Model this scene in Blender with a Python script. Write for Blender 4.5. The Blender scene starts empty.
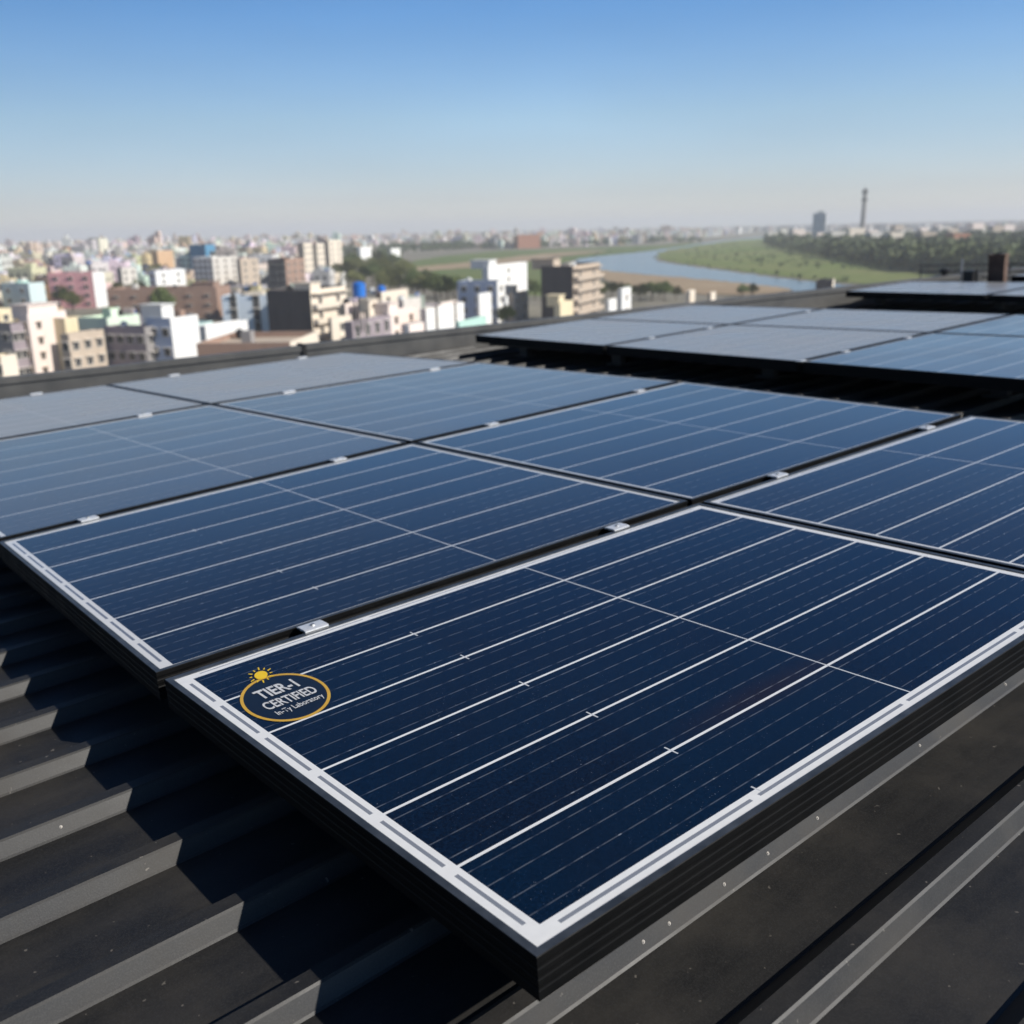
import bpy, math, random
from mathutils import Vector, Matrix
import numpy as np
random.seed(11)
S = bpy.context.scene
COL = S.collection
rad = math.radians

# ------------------------------------------------------------------ camera frame
# roof frame: X = a (up the ribs), Y = b (across the ribs), Z = roof normal, origin at the near corner of the front panel
FPX = 990.815
RIGHT = Vector((0.76298671, -0.64342652, -0.06207735))
DOWN = Vector((-0.22125527, -0.16971604, -0.96033461))
FWD = Vector((0.60736924, 0.74645749, -0.27185259))
CAMP = Vector((-0.54768573, -0.67856213, 0.73442384))
UPV = Vector((0.0301708, -0.02851931, 0.99913781)).normalized()
CAM_H = 25.0
yp = (FWD - UPV * FWD.dot(UPV)).normalized()
xp = yp.cross(UPV).normalized()
Q = Matrix((xp, yp, UPV))                         # roof -> world rotation
ROOF = Matrix.Translation(Vector((0, 0, CAM_H)) - Q @ CAMP) @ Q.to_4x4()
R_w, D_w, F_w = Q @ RIGHT, Q @ DOWN, Q @ FWD

cam_d = bpy.data.cameras.new('camera')
cam = bpy.data.objects.new('camera', cam_d)
COL.objects.link(cam)
m = Matrix((R_w, -D_w, -F_w)).transposed().to_4x4()
m.translation = Vector((0, 0, CAM_H))
cam.matrix_world = m
cam_d.sensor_width = 36.0
cam_d.lens = FPX * 36 / 1024
cam_d.clip_start = 0.02
cam_d.clip_end = 40000
cam_d.dof.use_dof = True
cam_d.dof.focus_distance = 1.5
cam_d.dof.aperture_fstop = cam_d.lens / 7.4
S.camera = cam
S.render.resolution_x = S.render.resolution_y = 1024

# ------------------------------------------------------------------ light
sun_dir = (Q @ Vector((0.80, -1.34, 1.02))).normalized()     # towards the sun
elev = math.asin(sun_dir.z)
azim = math.atan2(sun_dir.x, sun_dir.y)
W = bpy.data.worlds.new('World')
S.world = W
W.use_nodes = True
nt = W.node_tree
sky = nt.nodes.new('ShaderNodeTexSky')
sky.sky_type = 'NISHITA'
sky.sun_disc = False
sky.sun_elevation = elev
sky.sun_rotation = azim
sky.altitude = 0
sky.air_density = 1.0
sky.dust_density = 0.35
sky.ozone_density = 1.2
# colour of the air by height above the horizon (deep blue aloft, pale grey low down)
tcw = nt.nodes.new('ShaderNodeTexCoord'); sepw = nt.nodes.new('ShaderNodeSeparateXYZ')
nt.links.new(tcw.outputs['Generated'], sepw.inputs[0])
rw = nt.nodes.new('ShaderNodeValToRGB')
nt.links.new(sepw.outputs[2], rw.inputs[0])
SKY_TINT = [(0.0, (0.84, 0.89, 1.14)), (0.03, (0.69, 0.735, 0.98)), (0.10, (0.65, 0.775, 0.95)), (0.19, (0.39, 0.67, 0.99)), (0.34, (0.145, 0.36, 0.65)), (0.60, (0.065, 0.19, 0.335)), (0.85, (0.20, 0.26, 0.34))]
for k, (p_, c_) in enumerate(SKY_TINT):
    e_ = rw.color_ramp.elements[k] if k < 2 else rw.color_ramp.elements.new(p_)
    e_.position = p_; e_.color = (*c_, 1)
mw = nt.nodes.new('ShaderNodeMix'); mw.data_type = 'RGBA'; mw.blend_type = 'MULTIPLY'; mw.inputs[0].default_value = 1.0
nt.links.new(sky.outputs[0], mw.inputs[6]); nt.links.new(rw.outputs[0], mw.inputs[7])
# the side of the sky away from the sun is a little deeper
mr = nt.nodes.new('ShaderNodeMapRange'); nt.links.new(sepw.outputs[0], mr.inputs[0])
for i_, v_ in ((1, -0.55), (2, 0.05), (3, 0.70), (4, 1.0)): mr.inputs[i_].default_value = v_
m2 = nt.nodes.new('ShaderNodeVectorMath'); m2.operation = 'SCALE'
nt.links.new(mw.outputs[2], m2.inputs[0]); nt.links.new(mr.outputs[0], m2.inputs[3])
# faint uneven smog
nzw = nt.nodes.new('ShaderNodeTexNoise'); mpw = nt.nodes.new('ShaderNodeMapping'); mpw.inputs['Scale'].default_value = (2.0, 2.0, 9.0)
nt.links.new(tcw.outputs['Generated'], mpw.inputs[0]); nt.links.new(mpw.outputs[0], nzw.inputs['Vector'])
nzw.inputs['Scale'].default_value = 1.6; nzw.inputs['Detail'].default_value = 4
mrn = nt.nodes.new('ShaderNodeMapRange'); nt.links.new(nzw.outputs[0], mrn.inputs[0])
for i_, v_ in ((1, 0.3), (2, 0.7), (3, 0.955), (4, 1.03)): mrn.inputs[i_].default_value = v_
m3 = nt.nodes.new('ShaderNodeVectorMath'); m3.operation = 'SCALE'
nt.links.new(m2.outputs[0], m3.inputs[0]); nt.links.new(mrn.outputs[0], m3.inputs[3])
nt.links.new(m3.outputs[0], nt.nodes['Background'].inputs[0])
nt.nodes['Background'].inputs[1].default_value = 0.13
sl = bpy.data.lights.new('sun', 'SUN')
sl.energy = 4.9
sl.angle = rad(0.5)
sl.color = (1.0, 0.95, 0.87)
so = bpy.data.objects.new('sun', sl)
COL.objects.link(so)
so.rotation_euler = (-sun_dir).to_track_quat('-Z', 'Y').to_euler()
S.view_settings.view_transform = 'Standard'
S.view_settings.look = 'None'
S.view_settings.exposure = 0.15
S.view_settings.gamma = 1.0
HAZE_DENSITY = 0.00024
S.cycles.volume_bounces = 2

# ------------------------------------------------------------------ helpers
def px_dir(u, v):
    return R_w * ((u - 512) / FPX) + D_w * ((v - 512) / FPX) + F_w
def ground(u, v, z=0.0):
    d = px_dir(u, v)
    s = (z - CAM_H) / d.z
    return Vector((d.x * s, d.y * s, z))
def horizon(u):
    return 512 + FPX * (-(F_w.z + R_w.z * (u - 512) / FPX) / D_w.z)
def project(P):
    d = Vector(P) - Vector((0, 0, CAM_H))
    z = d.dot(F_w)
    if z < 1: return None
    return 512 + FPX * d.dot(R_w) / z, 512 + FPX * d.dot(D_w) / z
def roof_pt(u, v, z=0.0):
    d = RIGHT * ((u - 512) / FPX) + DOWN * ((v - 512) / FPX) + FWD
    s = (z - CAMP.z) / d.z
    return CAMP + d * s

class MB:
    def __init__(self):
        self.v, self.f, self.mi, self.mats = [], [], [], []
    def mat(self, m):
        if m not in self.mats: self.mats.append(m)
        return self.mats.index(m)
    def face(self, pts, m):
        n = len(self.v)
        self.v += [tuple(p) for p in pts]
        self.f.append(tuple(range(n, n + len(pts))))
        self.mi.append(self.mat(m))
    def box(self, x0, y0, z0, x1, y1, z1, m, top=None, bottom=True):
        p = [Vector((x, y, z)) for z in (z0, z1) for y in (y0, y1) for x in (x0, x1)]
        for k, idx in enumerate(((4, 5, 7, 6), (0, 1, 5, 4), (1, 3, 7, 5), (3, 2, 6, 7), (2, 0, 4, 6), (2, 3, 1, 0))):
            if k == 5 and not bottom: continue
            self.face([p[i] for i in idx], top if (k == 0 and top) else m)
    def prism(self, poly, z0, z1, m, cap=True):
        n = len(poly)
        for i in range(n):
            a, b = poly[i], poly[(i + 1) % n]
            self.face([(a[0], a[1], z0), (b[0], b[1], z0), (b[0], b[1], z1), (a[0], a[1], z1)], m)
        if cap:
            self.face([(p[0], p[1], z1) for p in poly], m)
            self.face([(p[0], p[1], z0) for p in reversed(poly)], m)
    def lathe(self, prof, m, n=14, cx=0, cy=0):
        for k in range(len(prof) - 1):
            (r0, z0), (r1, z1) = prof[k], prof[k + 1]
            for i in range(n):
                a0, a1 = 2 * math.pi * i / n, 2 * math.pi * (i + 1) / n
                q = [(cx + r0 * math.cos(a0), cy + r0 * math.sin(a0), z0), (cx + r0 * math.cos(a1), cy + r0 * math.sin(a1), z0),
                     (cx + r1 * math.cos(a1), cy + r1 * math.sin(a1), z1), (cx + r1 * math.cos(a0), cy + r1 * math.sin(a0), z1)]
                if r0 < 1e-6: q = q[1:]
                elif r1 < 1e-6: q = q[:3]
                self.face(q, m)
    def tube(self, p0, p1, r0, r1, m, n=7):
        p0, p1 = Vector(p0), Vector(p1)
        d = (p1 - p0).normalized()
        x = d.orthogonal().normalized(); y = d.cross(x)
        for i in range(n):
            a0, a1 = 2 * math.pi * i / n, 2 * math.pi * (i + 1) / n
            e0, e1 = x * math.cos(a0) + y * math.sin(a0), x * math.cos(a1) + y * math.sin(a1)
            self.face([p0 + e0 * r0, p0 + e1 * r0, p1 + e1 * r1, p1 + e0 * r1], m)
        self.face([p1 + (x * math.cos(2 * math.pi * i / n) + y * math.sin(2 * math.pi * i / n)) * r1 for i in range(n)], m)
    def mesh(self, name, merge=False):
        me = bpy.data.meshes.new(name)
        me.from_pydata(self.v, [], self.f)
        for m in self.mats: me.materials.append(m)
        me.polygons.foreach_set('material_index', self.mi)
        if merge:
            import bmesh
            bm = bmesh.new(); bm.from_mesh(me)
            bmesh.ops.remove_doubles(bm, verts=bm.verts, dist=1e-5)
            bm.to_mesh(me); bm.free()
        me.update()
        return me
    def build(self, name, parent=None, matrix=None, merge=False):
        return link(name, self.mesh(name, merge), parent, matrix)

def link(name, data, parent=None, matrix=None):
    o = bpy.data.objects.new(name, data)
    COL.objects.link(o)
    if parent is not None: o.parent = parent
    if matrix is not None:
        if parent is not None: o.matrix_basis = matrix
        else: o.matrix_world = matrix
    return o
def tag(o, label=None, cat=None, group=None, kind=None):
    if label: o['label'] = label
    if cat: o['category'] = cat
    if group: o['group'] = group
    if kind: o['kind'] = kind
    return o
def empty(name, matrix, label, cat, group=None):
    o = link(name, None, None, matrix)
    o.empty_display_size = 0.1
    return tag(o, label, cat, group)
def dup(o, parent=None, matrix=None):
    c = o.copy()
    COL.objects.link(c)
    c.parent = parent
    if matrix is not None: c.matrix_basis = matrix
    return c

# ------------------------------------------------------------------ materials
class N:
    """small node-graph writer"""
    def __init__(self, name):
        self.m = bpy.data.materials.new(name); self.m.use_nodes = True
        self.t = self.m.node_tree
        self.b = self.t.nodes['Principled BSDF']
    def new(self, kind, **kw):
        n = self.t.nodes.new(kind)
        for k, v in kw.items(): setattr(n, k, v)
        return n
    def put(self, sock, v):
        if v is None: return
        if hasattr(v, 'is_output') or isinstance(v, bpy.types.NodeSocket): self.t.links.new(v, sock)
        else:
            if isinstance(v, (tuple, list)) and len(v) == 3 and len(sock.default_value) == 4: v = (*v, 1)
            sock.default_value = v
    def math(self, op, a, b=None, c=None, clamp=False):
        n = self.new('ShaderNodeMath', operation=op, use_clamp=clamp)
        self.put(n.inputs[0], a)
        if b is not None: self.put(n.inputs[1], b)
        if c is not None: self.put(n.inputs[2], c)
        return n.outputs[0]
    def noise(self, vec, scale, detail=3, rough=0.55):
        n = self.new('ShaderNodeTexNoise')
        self.put(n.inputs['Vector'], vec)
        n.inputs['Scale'].default_value = scale; n.inputs['Detail'].default_value = detail
        n.inputs['Roughness'].default_value = rough
        return n.outputs[0]
    def ramp(self, f, lo, hi, a=0.0, b=1.0):
        n = self.new('ShaderNodeMapRange')
        self.put(n.inputs[0], f)
        for i, v in ((1, lo), (2, hi), (3, a), (4, b)): self.put(n.inputs[i], v)
        return n.outputs[0]
    def mix(self, f, a, b, blend='MIX'):
        n = self.new('ShaderNodeMix', data_type='RGBA', blend_type=blend)
        self.put(n.inputs[0], f); self.put(n.inputs[6], a); self.put(n.inputs[7], b)
        return n.outputs[2]
    def obj(self): return self.new('ShaderNodeTexCoord').outputs['Object']
    def pos(self): return self.new('ShaderNodeNewGeometry').outputs['Position']
    def scaled(self, vec, s):
        n = self.new('ShaderNodeMapping'); self.put(n.inputs[0], vec); n.inputs['Scale'].default_value = s
        return n.outputs[0]
    def bump(self, h, strength, dist):
        n = self.new('ShaderNodeBump'); n.inputs['Strength'].default_value = strength; n.inputs['Distance'].default_value = dist
        self.put(n.inputs['Height'], h); self.t.links.new(n.outputs[0], self.b.inputs['Normal'])
    def set(self, **kw):
        names = dict(color='Base Color', rough='Roughness', metal='Metallic', coat='Coat Weight', coat_rough='Coat Roughness',
                     ior='IOR', spec='Specular IOR Level', sub='Subsurface Weight', coat_ior='Coat IOR', sheen='Sheen Weight', sheen_r='Sheen Roughness', sheen_t='Sheen Tint', emit='Emission Color', emit_s='Emission Strength')
        for k, v in kw.items(): self.put(self.b.inputs[names[k]], v)
        return self.m

def plain(name, color, rough=0.6, metal=0.0, var=0.25, scale=6.0, spec=0.5):
    n = N(name); o = n.obj()
    f = n.noise(o, scale, 4)
    k = n.ramp(f, 0.3, 0.7, 1 - var, 1 + var * 0.6)
    c = n.mix(1.0, color, None, 'MULTIPLY')
    cc = n.new('ShaderNodeCombineColor')
    for i in range(3): n.put(cc.inputs[i], k)
    n.t.links.new(cc.outputs[0], c.node.inputs[7])
    return n.set(color=c, rough=rough, metal=metal, spec=spec)

def glass_over(n, color, dust=1.0, coat=1.0, extra=0.0):
    """cells / backsheet seen through the dusty front glass of a panel"""
    p = n.pos()
    d1 = n.noise(p, 2.2, 5, 0.6)
    d2 = n.noise(p, 140.0, 2, 0.6)
    df = n.math('MULTIPLY', n.ramp(d1, 0.35, 0.75, 0.25, 1.0), n.ramp(d2, 0.35, 0.8, 0.5, 1.2))
    df = n.math('MULTIPLY', df, 0.004 * dust, clamp=True)
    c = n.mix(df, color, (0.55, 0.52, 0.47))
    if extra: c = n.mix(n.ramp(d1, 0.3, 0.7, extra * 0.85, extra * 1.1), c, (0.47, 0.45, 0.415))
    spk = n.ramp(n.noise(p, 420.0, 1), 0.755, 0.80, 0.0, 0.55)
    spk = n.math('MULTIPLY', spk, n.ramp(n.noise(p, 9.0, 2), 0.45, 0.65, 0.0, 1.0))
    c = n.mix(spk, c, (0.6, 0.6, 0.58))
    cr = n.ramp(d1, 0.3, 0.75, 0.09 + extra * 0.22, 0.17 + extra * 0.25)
    return n.set(color=c, rough=0.6, spec=0.0, coat=coat, coat_rough=cr, coat_ior=1.42, sheen=0.04, sheen_r=0.20, sheen_t=(0.95, 0.90, 0.84))

def cell_material(extra=0.0, coat=1.0):
    n = N('solar_cell_under_glass' if not extra else 'solar_cell_under_dusty_glass')
    uv = n.new('ShaderNodeUVMap', uv_map='cells').outputs[0]
    sep = n.new('ShaderNodeSeparateXYZ'); n.put(sep.inputs[0], uv)
    x, y = sep.outputs[0], sep.outputs[1]            # x metres along the panel, y in cell rows
    p = n.pos()
    # busbars: four soldered ribbons per cell, seen broken into dashes
    fy = n.math('FRACT', n.math('MULTIPLY', y, 4.0))
    dist = n.math('ABSOLUTE', n.math('SUBTRACT', fy, 0.5))
    line = n.ramp(dist, 0.020, 0.034, 1.0, 0.0)
    row = n.math('FLOOR', n.math('MULTIPLY', y, 4.0))
    xs = n.math('ADD', n.math('MULTIPLY', x, 21.0), n.math('MULTIPLY', row, 0.37))
    dash = n.ramp(n.math('ABSOLUTE', n.math('SUBTRACT', n.math('FRACT', xs), 0.5)), 0.28, 0.40, 1.0, 0.25)
    fade = n.ramp(n.noise(n.scaled(uv, (3.0, 1.5, 1.0)), 1.0, 3), 0.3, 0.7, 0.25, 1.0)
    bar = n.math('MULTIPLY', n.math('MULTIPLY', line, dash), n.math('MULTIPLY', fade, 0.20))
    # small bright solder beads
    bead = n.ramp(n.noise(n.scaled(uv, (60.0, 4.0, 1.0)), 1.0, 1), 0.70, 0.76, 0.0, 0.8)
    bar = n.math('ADD', bar, n.math('MULTIPLY', n.math('MULTIPLY', line, bead), 0.35), clamp=True)
    # fine grid fingers and crystal speckle
    grain = n.noise(p, 210.0, 3, 0.75)
    big = n.noise(p, 5.0, 3)
    base = n.mix(n.ramp(grain, 0.32, 0.68, 0.0, 1.0), (0.0003, 0.0022, 0.0075), (0.0036, 0.0165, 0.046))
    base = n.mix(n.ramp(big, 0.35, 0.7, 0.0, 0.35), base, (0.007, 0.006, 0.009))
    wn = n.new('ShaderNodeTexWhiteNoise', noise_dimensions='2D')
    cid = n.new('ShaderNodeCombineXYZ'); n.put(cid.inputs[0], n.math('FLOOR', n.math('DIVIDE', x, 0.41))); n.put(cid.inputs[1], n.math('FLOOR', n.math('ADD', y, 0.001)))
    n.put(wn.inputs['Vector'], cid.outputs[0])
    base = n.mix(n.ramp(wn.outputs[0], 0.0, 1.0, 0.0, 0.5), base, (0.002, 0.0135, 0.036))
    if not extra:      # a warm brownish reflection painted into the cells of the front panel
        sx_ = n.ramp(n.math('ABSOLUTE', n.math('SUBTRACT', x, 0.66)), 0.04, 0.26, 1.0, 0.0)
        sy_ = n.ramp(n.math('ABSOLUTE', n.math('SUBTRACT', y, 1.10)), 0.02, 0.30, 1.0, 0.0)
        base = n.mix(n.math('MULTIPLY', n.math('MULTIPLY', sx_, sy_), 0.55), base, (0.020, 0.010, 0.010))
    c = n.mix(bar, base, (0.62, 0.66, 0.72))
    return glass_over(n, c, 1.0, coat, extra)

def flat_glass(name, color, dust=1.0, extra=0.0, coat=1.0):
    n = N(name)
    f = n.ramp(n.noise(n.pos(), 60.0, 3), 0.3, 0.7, 0.0, 0.12)
    return glass_over(n, n.mix(f, color, (0.35, 0.36, 0.38)), dust, coat, extra)

M = {}
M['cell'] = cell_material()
M['white_line'] = flat_glass('printed_white_under_glass', (0.78, 0.78, 0.77))
M['thin_line'] = flat_glass('pale_ribbon_under_glass', (0.58, 0.59, 0.60))
M['dash'] = flat_glass('grey_ribbon_under_glass', (0.20, 0.22, 0.26))
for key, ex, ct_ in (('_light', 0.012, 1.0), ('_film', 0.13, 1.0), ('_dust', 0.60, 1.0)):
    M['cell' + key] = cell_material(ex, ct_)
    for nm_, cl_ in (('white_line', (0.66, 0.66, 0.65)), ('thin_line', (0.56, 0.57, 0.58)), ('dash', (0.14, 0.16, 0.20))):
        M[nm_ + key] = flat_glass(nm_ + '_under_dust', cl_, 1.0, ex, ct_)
def frame_mat():
    n = N('black_anodised_aluminium'); p = n.pos()
    f = n.noise(p, 18.0, 4); g = n.noise(p, 300.0, 2)
    c = n.mix(n.ramp(f, 0.35, 0.75), (0.0025, 0.0027, 0.003), (0.005, 0.005, 0.005))
    c = n.mix(n.ramp(g, 0.62, 0.75, 0, 0.05), c, (0.12, 0.115, 0.11))
    return n.set(color=c, rough=n.ramp(f, 0.3, 0.7, 0.5, 0.65), metal=0.0, spec=0.12)
M['frame'] = frame_mat()
def lip_mat():
    n = N('grey_anodised_top_lip'); p = n.pos()
    f = n.noise(p, 30.0, 4)
    c = n.mix(n.ramp(f, 0.35, 0.7), (0.035, 0.042, 0.052), (0.075, 0.085, 0.10))  # grey blue tone, lighter than the frame sides
    return n.set(color=c, rough=0.42, metal=0.3, spec=0.6)
M['lip'] = lip_mat()
M['rubber'] = plain('black_gasket', (0.010, 0.010, 0.010), 0.6)
M['clamp'] = plain('bare_aluminium', (0.80, 0.81, 0.82), 0.42, 0.45, 0.1, 90)
M['steel'] = plain('zinc_steel', (0.42, 0.43, 0.44), 0.45, 0.8, 0.2, 60)
M['post'] = plain('dark_painted_steel', (0.02, 0.02, 0.022), 0.5)
def roof_mat():
    n = N('dark_coated_roof_metal'); o = n.obj()
    g = n.noise(o, 420.0, 2, 0.7)
    st = n.noise(n.scaled(o, (0.9, 7.0, 3.0)), 3.0, 5, 0.62)
    pt = n.noise(o, 5.0, 6, 0.62)
    c = n.mix(n.ramp(st, 0.35, 0.7), (0.012, 0.012, 0.0125), (0.024, 0.023, 0.0215))
    c = n.mix(n.ramp(pt, 0.46, 0.74, 0.0, 0.65), c, (0.046, 0.040, 0.032))
    c = n.mix(n.ramp(g, 0.45, 0.75, 0.0, 0.45), c, (0.050, 0.049, 0.047))
    sp = n.noise(o, 70.0, 2, 0.5)
    c = n.mix(n.ramp(sp, 0.72, 0.76, 0.0, 0.35), c, (0.30, 0.27, 0.23))
    n.bump(g, 0.10, 0.001)
    return n.set(color=c, rough=n.ramp(pt, 0.35, 0.7, 0.45, 0.62), spec=0.45)
M['roof'] = roof_mat()
def trim_mat():
    n = N('grey_flashing_metal'); o = n.obj()
    f = n.noise(o, 6.0, 5); g = n.noise(o, 160.0, 2)
    c = n.mix(n.ramp(f, 0.3, 0.7), (0.065, 0.065, 0.064), (0.11, 0.107, 0.10))
    c = n.mix(n.ramp(g, 0.6, 0.75, 0, 0.25), c, (0.2, 0.18, 0.15))
    return n.set(color=c, rough=0.5)
M['trim'] = trim_mat()
M['concrete'] = plain('stained_concrete', (0.24, 0.225, 0.20), 0.85, 0, 0.35, 0.5)
M['roofdeck'] = plain('weathered_roof_slab', (0.42, 0.385, 0.34), 0.9, 0, 0.4, 0.35)
M['window'] = plain('dark_window_glass', (0.045, 0.046, 0.05), 0.18, 0, 0.3, 2)
M['winframe'] = plain('window_surround', (0.42, 0.39, 0.35), 0.7)
M['tank_black'] = plain('black_plastic_tank', (0.018, 0.018, 0.02), 0.45)
M['tank_blue'] = plain('blue_plastic', (0.012, 0.17, 0.62), 0.5, 0, 0.1)
M['tank_white'] = plain('white_plastic', (0.72, 0.72, 0.70), 0.5, 0, 0.1)
M['rust'] = plain('brown_brick', (0.13, 0.080, 0.058), 0.9, 0, 0.35, 9)
M['bark'] = plain('bark', (0.075, 0.055, 0.040), 0.9)

def plaster(name, c, stain=0.35):
    n = N(name); p = n.pos()
    f = n.noise(n.scaled(p, (0.5, 0.5, 0.10)), 1.0, 5, 0.6)
    g = n.noise(p, 1.6, 4, 0.6)
    dark = tuple(x * 0.45 for x in c)
    k = n.mix(n.ramp(f, 0.48, 0.78, 0.0, stain), c, dark)
    k = n.mix(n.ramp(g, 0.55, 0.75, 0.0, stain * 0.5), k, (0.22, 0.19, 0.16))
    return n.set(color=k, rough=0.85, spec=0.2)
P = {
 'white': plaster('white_plaster', (0.80, 0.79, 0.76), 0.15),
 'offwhite': plaster('off_white_plaster', (0.66, 0.62, 0.56)),
 'cream': plaster('cream_plaster', (0.76, 0.67, 0.55), 0.25),
 'yellow': plaster('pale_yellow_plaster', (0.76, 0.65, 0.44), 0.25),
 'tan': plaster('tan_plaster', (0.52, 0.43, 0.34)),
 'palepink': plaster('pale_pink_plaster', (0.82, 0.70, 0.63), 0.15),
 'pink': plaster('pink_plaster', (0.80, 0.42, 0.42), 0.2),
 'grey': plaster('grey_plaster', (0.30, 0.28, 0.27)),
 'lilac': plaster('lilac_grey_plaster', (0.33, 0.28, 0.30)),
 'bluegrey': plaster('pale_blue_and_shade_plaster', (0.50, 0.56, 0.68), 0.2),  # a wall colour, also painted shade on some camera-facing walls
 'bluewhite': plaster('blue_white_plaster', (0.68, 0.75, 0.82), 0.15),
 'aqua': plaster('pale_aqua_plaster', (0.60, 0.70, 0.69), 0.2),
 'brick': plaster('brown_brick_wall', (0.36, 0.24, 0.185), 0.35),
 'dark': plaster('dark_cement_and_shade', (0.10, 0.09, 0.09), 0.4),  # a wall colour, also painted shade on a camera-facing wall
 'blue': plaster('blue_wall', (0.10, 0.27, 0.42), 0.2),
 'orange': plaster('orange_wall', (0.62, 0.42, 0.26), 0.2),
 'mint': plaster('mint_green_roofing', (0.45, 0.66, 0.58), 0.15),
 'terracotta': plaster('terracotta_wall', (0.42, 0.20, 0.13), 0.3),
}
def facade_mat():
    """small far houses: wall colour per house, rows of dark openings by metre"""
    n = N('distant_house_walls')
    uv = n.new('ShaderNodeUVMap', uv_map='wall').outputs[0]
    sep = n.new('ShaderNodeSeparateXYZ'); n.put(sep.inputs[0], uv)
    col = n.new('ShaderNodeVertexColor', layer_name='paint').outputs[0]
    fx = n.math('FRACT', n.math('DIVIDE', sep.outputs[0], 3.1))
    fy = n.math('FRACT', n.math('DIVIDE', sep.outputs[1], 3.2))
    wx = n.ramp(n.math('ABSOLUTE', n.math('SUBTRACT', fx, 0.5)), 0.20, 0.22, 1.0, 0.0)
    wy = n.ramp(n.math('ABSOLUTE', n.math('SUBTRACT', fy, 0.55)), 0.22, 0.24, 1.0, 0.0)
    g = n.noise(n.pos(), 0.12, 3)
    w = n.math('MULTIPLY', n.math('MULTIPLY', wx, wy), n.ramp(g, 0.40, 0.50, 0.35, 0.95))
    st = n.noise(n.scaled(n.pos(), (0.3, 0.3, 0.08)), 1.0, 4)
    c = n.mix(n.ramp(st, 0.5, 0.8, 0.0, 0.35), col, (0.18, 0.15, 0.13))
    c = n.mix(w, c, (0.10, 0.095, 0.09))
    return n.set(color=c, rough=0.85, spec=0.2)
M['facade'] = facade_mat()
def leaf_mat(name, a, b):
    n = N(name)
    f = n.noise(n.pos(), 0.35, 3, 0.6)
    g = n.noise(n.pos(), 2.5, 2)
    c = n.mix(n.ramp(f, 0.35, 0.65), a, b)
    c = n.mix(n.ramp(g, 0.4, 0.7, 0, 0.5), c, tuple(x * 0.6 for x in a))
    return n.set(color=c, rough=0.7, spec=0.25)
M['leaf'] = leaf_mat('dusty_green_foliage', (0.085, 0.12, 0.036), (0.15, 0.19, 0.062))
M['leaf2'] = leaf_mat('olive_foliage', (0.10, 0.115, 0.036), (0.18, 0.185, 0.068))
M['leaf_far'] = leaf_mat('woodland_foliage', (0.065, 0.095, 0.04), (0.13, 0.15, 0.062))

# ------------------------------------------------------------------ setting: ground, river, banks
def land(name, mat, poly, z, kind='structure'):
    """flat sheet of land; outline smoothed with a Catmull-Rom pass"""
    pts = [Vector((p.x, p.y)) for p in poly]
    out = []
    n = len(pts)
    for i in range(n):
        p0, p1, p2, p3 = pts[i - 1], pts[i], pts[(i + 1) % n], pts[(i + 2) % n]
        for k in range(5):
            t = k / 5
            out.append(0.5 * ((2 * p1) + (p2 - p0) * t + (2 * p0 - 5 * p1 + 4 * p2 - p3) * t * t + (3 * p1 - p0 - 3 * p2 + p3) * t ** 3))
    import bmesh
    jr = random.Random(len(name) * 7 + n)
    fine = []
    for i, p in enumerate(out):
        nx_ = out[(i + 1) % len(out)]
        for k in range(3):
            c_ = p.lerp(nx_, k / 3); a_ = min(4.5, c_.length * 0.0045)
            fine.append(c_ + Vector((jr.gauss(0, 1), jr.gauss(0, 1))) * a_ * 0.55)
    out = fine
    bm = bmesh.new()
    f = bm.faces.new([bm.verts.new((p.x, p.y, z)) for p in out])
    bmesh.ops.triangulate(bm, faces=[f])
    for f in bm.faces:
        f.normal_update()
        if f.normal.z < 0: f.normal_flip()
    me = bpy.data.meshes.new(name); bm.to_mesh(me); bm.free()
    me.materials.append(mat)
    o = link(name, me)
    return tag(o, kind=kind)

def soil(name, a, b, c3, s=0.01, bump=0):
    n = N(name); p = n.pos()
    f = n.noise(p, s, 6, 0.6); g = n.noise(p, s * 9, 4, 0.6)
    c = n.mix(n.ramp(f, 0.35, 0.65), a, b)
    c = n.mix(n.ramp(g, 0.45, 0.72, 0, 0.7), c, c3)
    return n.set(color=c, rough=0.95, spec=0.1)
M['ground'] = soil('dusty_town_ground', (0.27, 0.245, 0.20), (0.22, 0.20, 0.165), (0.12, 0.125, 0.085), 0.006)
M['field'] = soil('field_grass', (0.105, 0.165, 0.050), (0.15, 0.185, 0.065), (0.20, 0.18, 0.10), 0.012)
M['meadow'] = soil('river_meadow', (0.15, 0.21, 0.055), (0.23, 0.23, 0.10), (0.085, 0.12, 0.045), 0.014)
M['sand'] = soil('river_sand', (0.34, 0.25, 0.165), (0.40, 0.31, 0.21), (0.26, 0.20, 0.12), 0.02)
def water_mat():
    n = N('river_water'); p = n.pos()
    f = n.noise(n.scaled(p, (0.25, 0.7, 1)), 1.0, 4, 0.6)
    n.bump(f, 0.25, 0.25)
    return n.set(color=(0.07, 0.115, 0.15), rough=0.16, ior=1.33)
M['water'] = water_mat()

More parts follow.
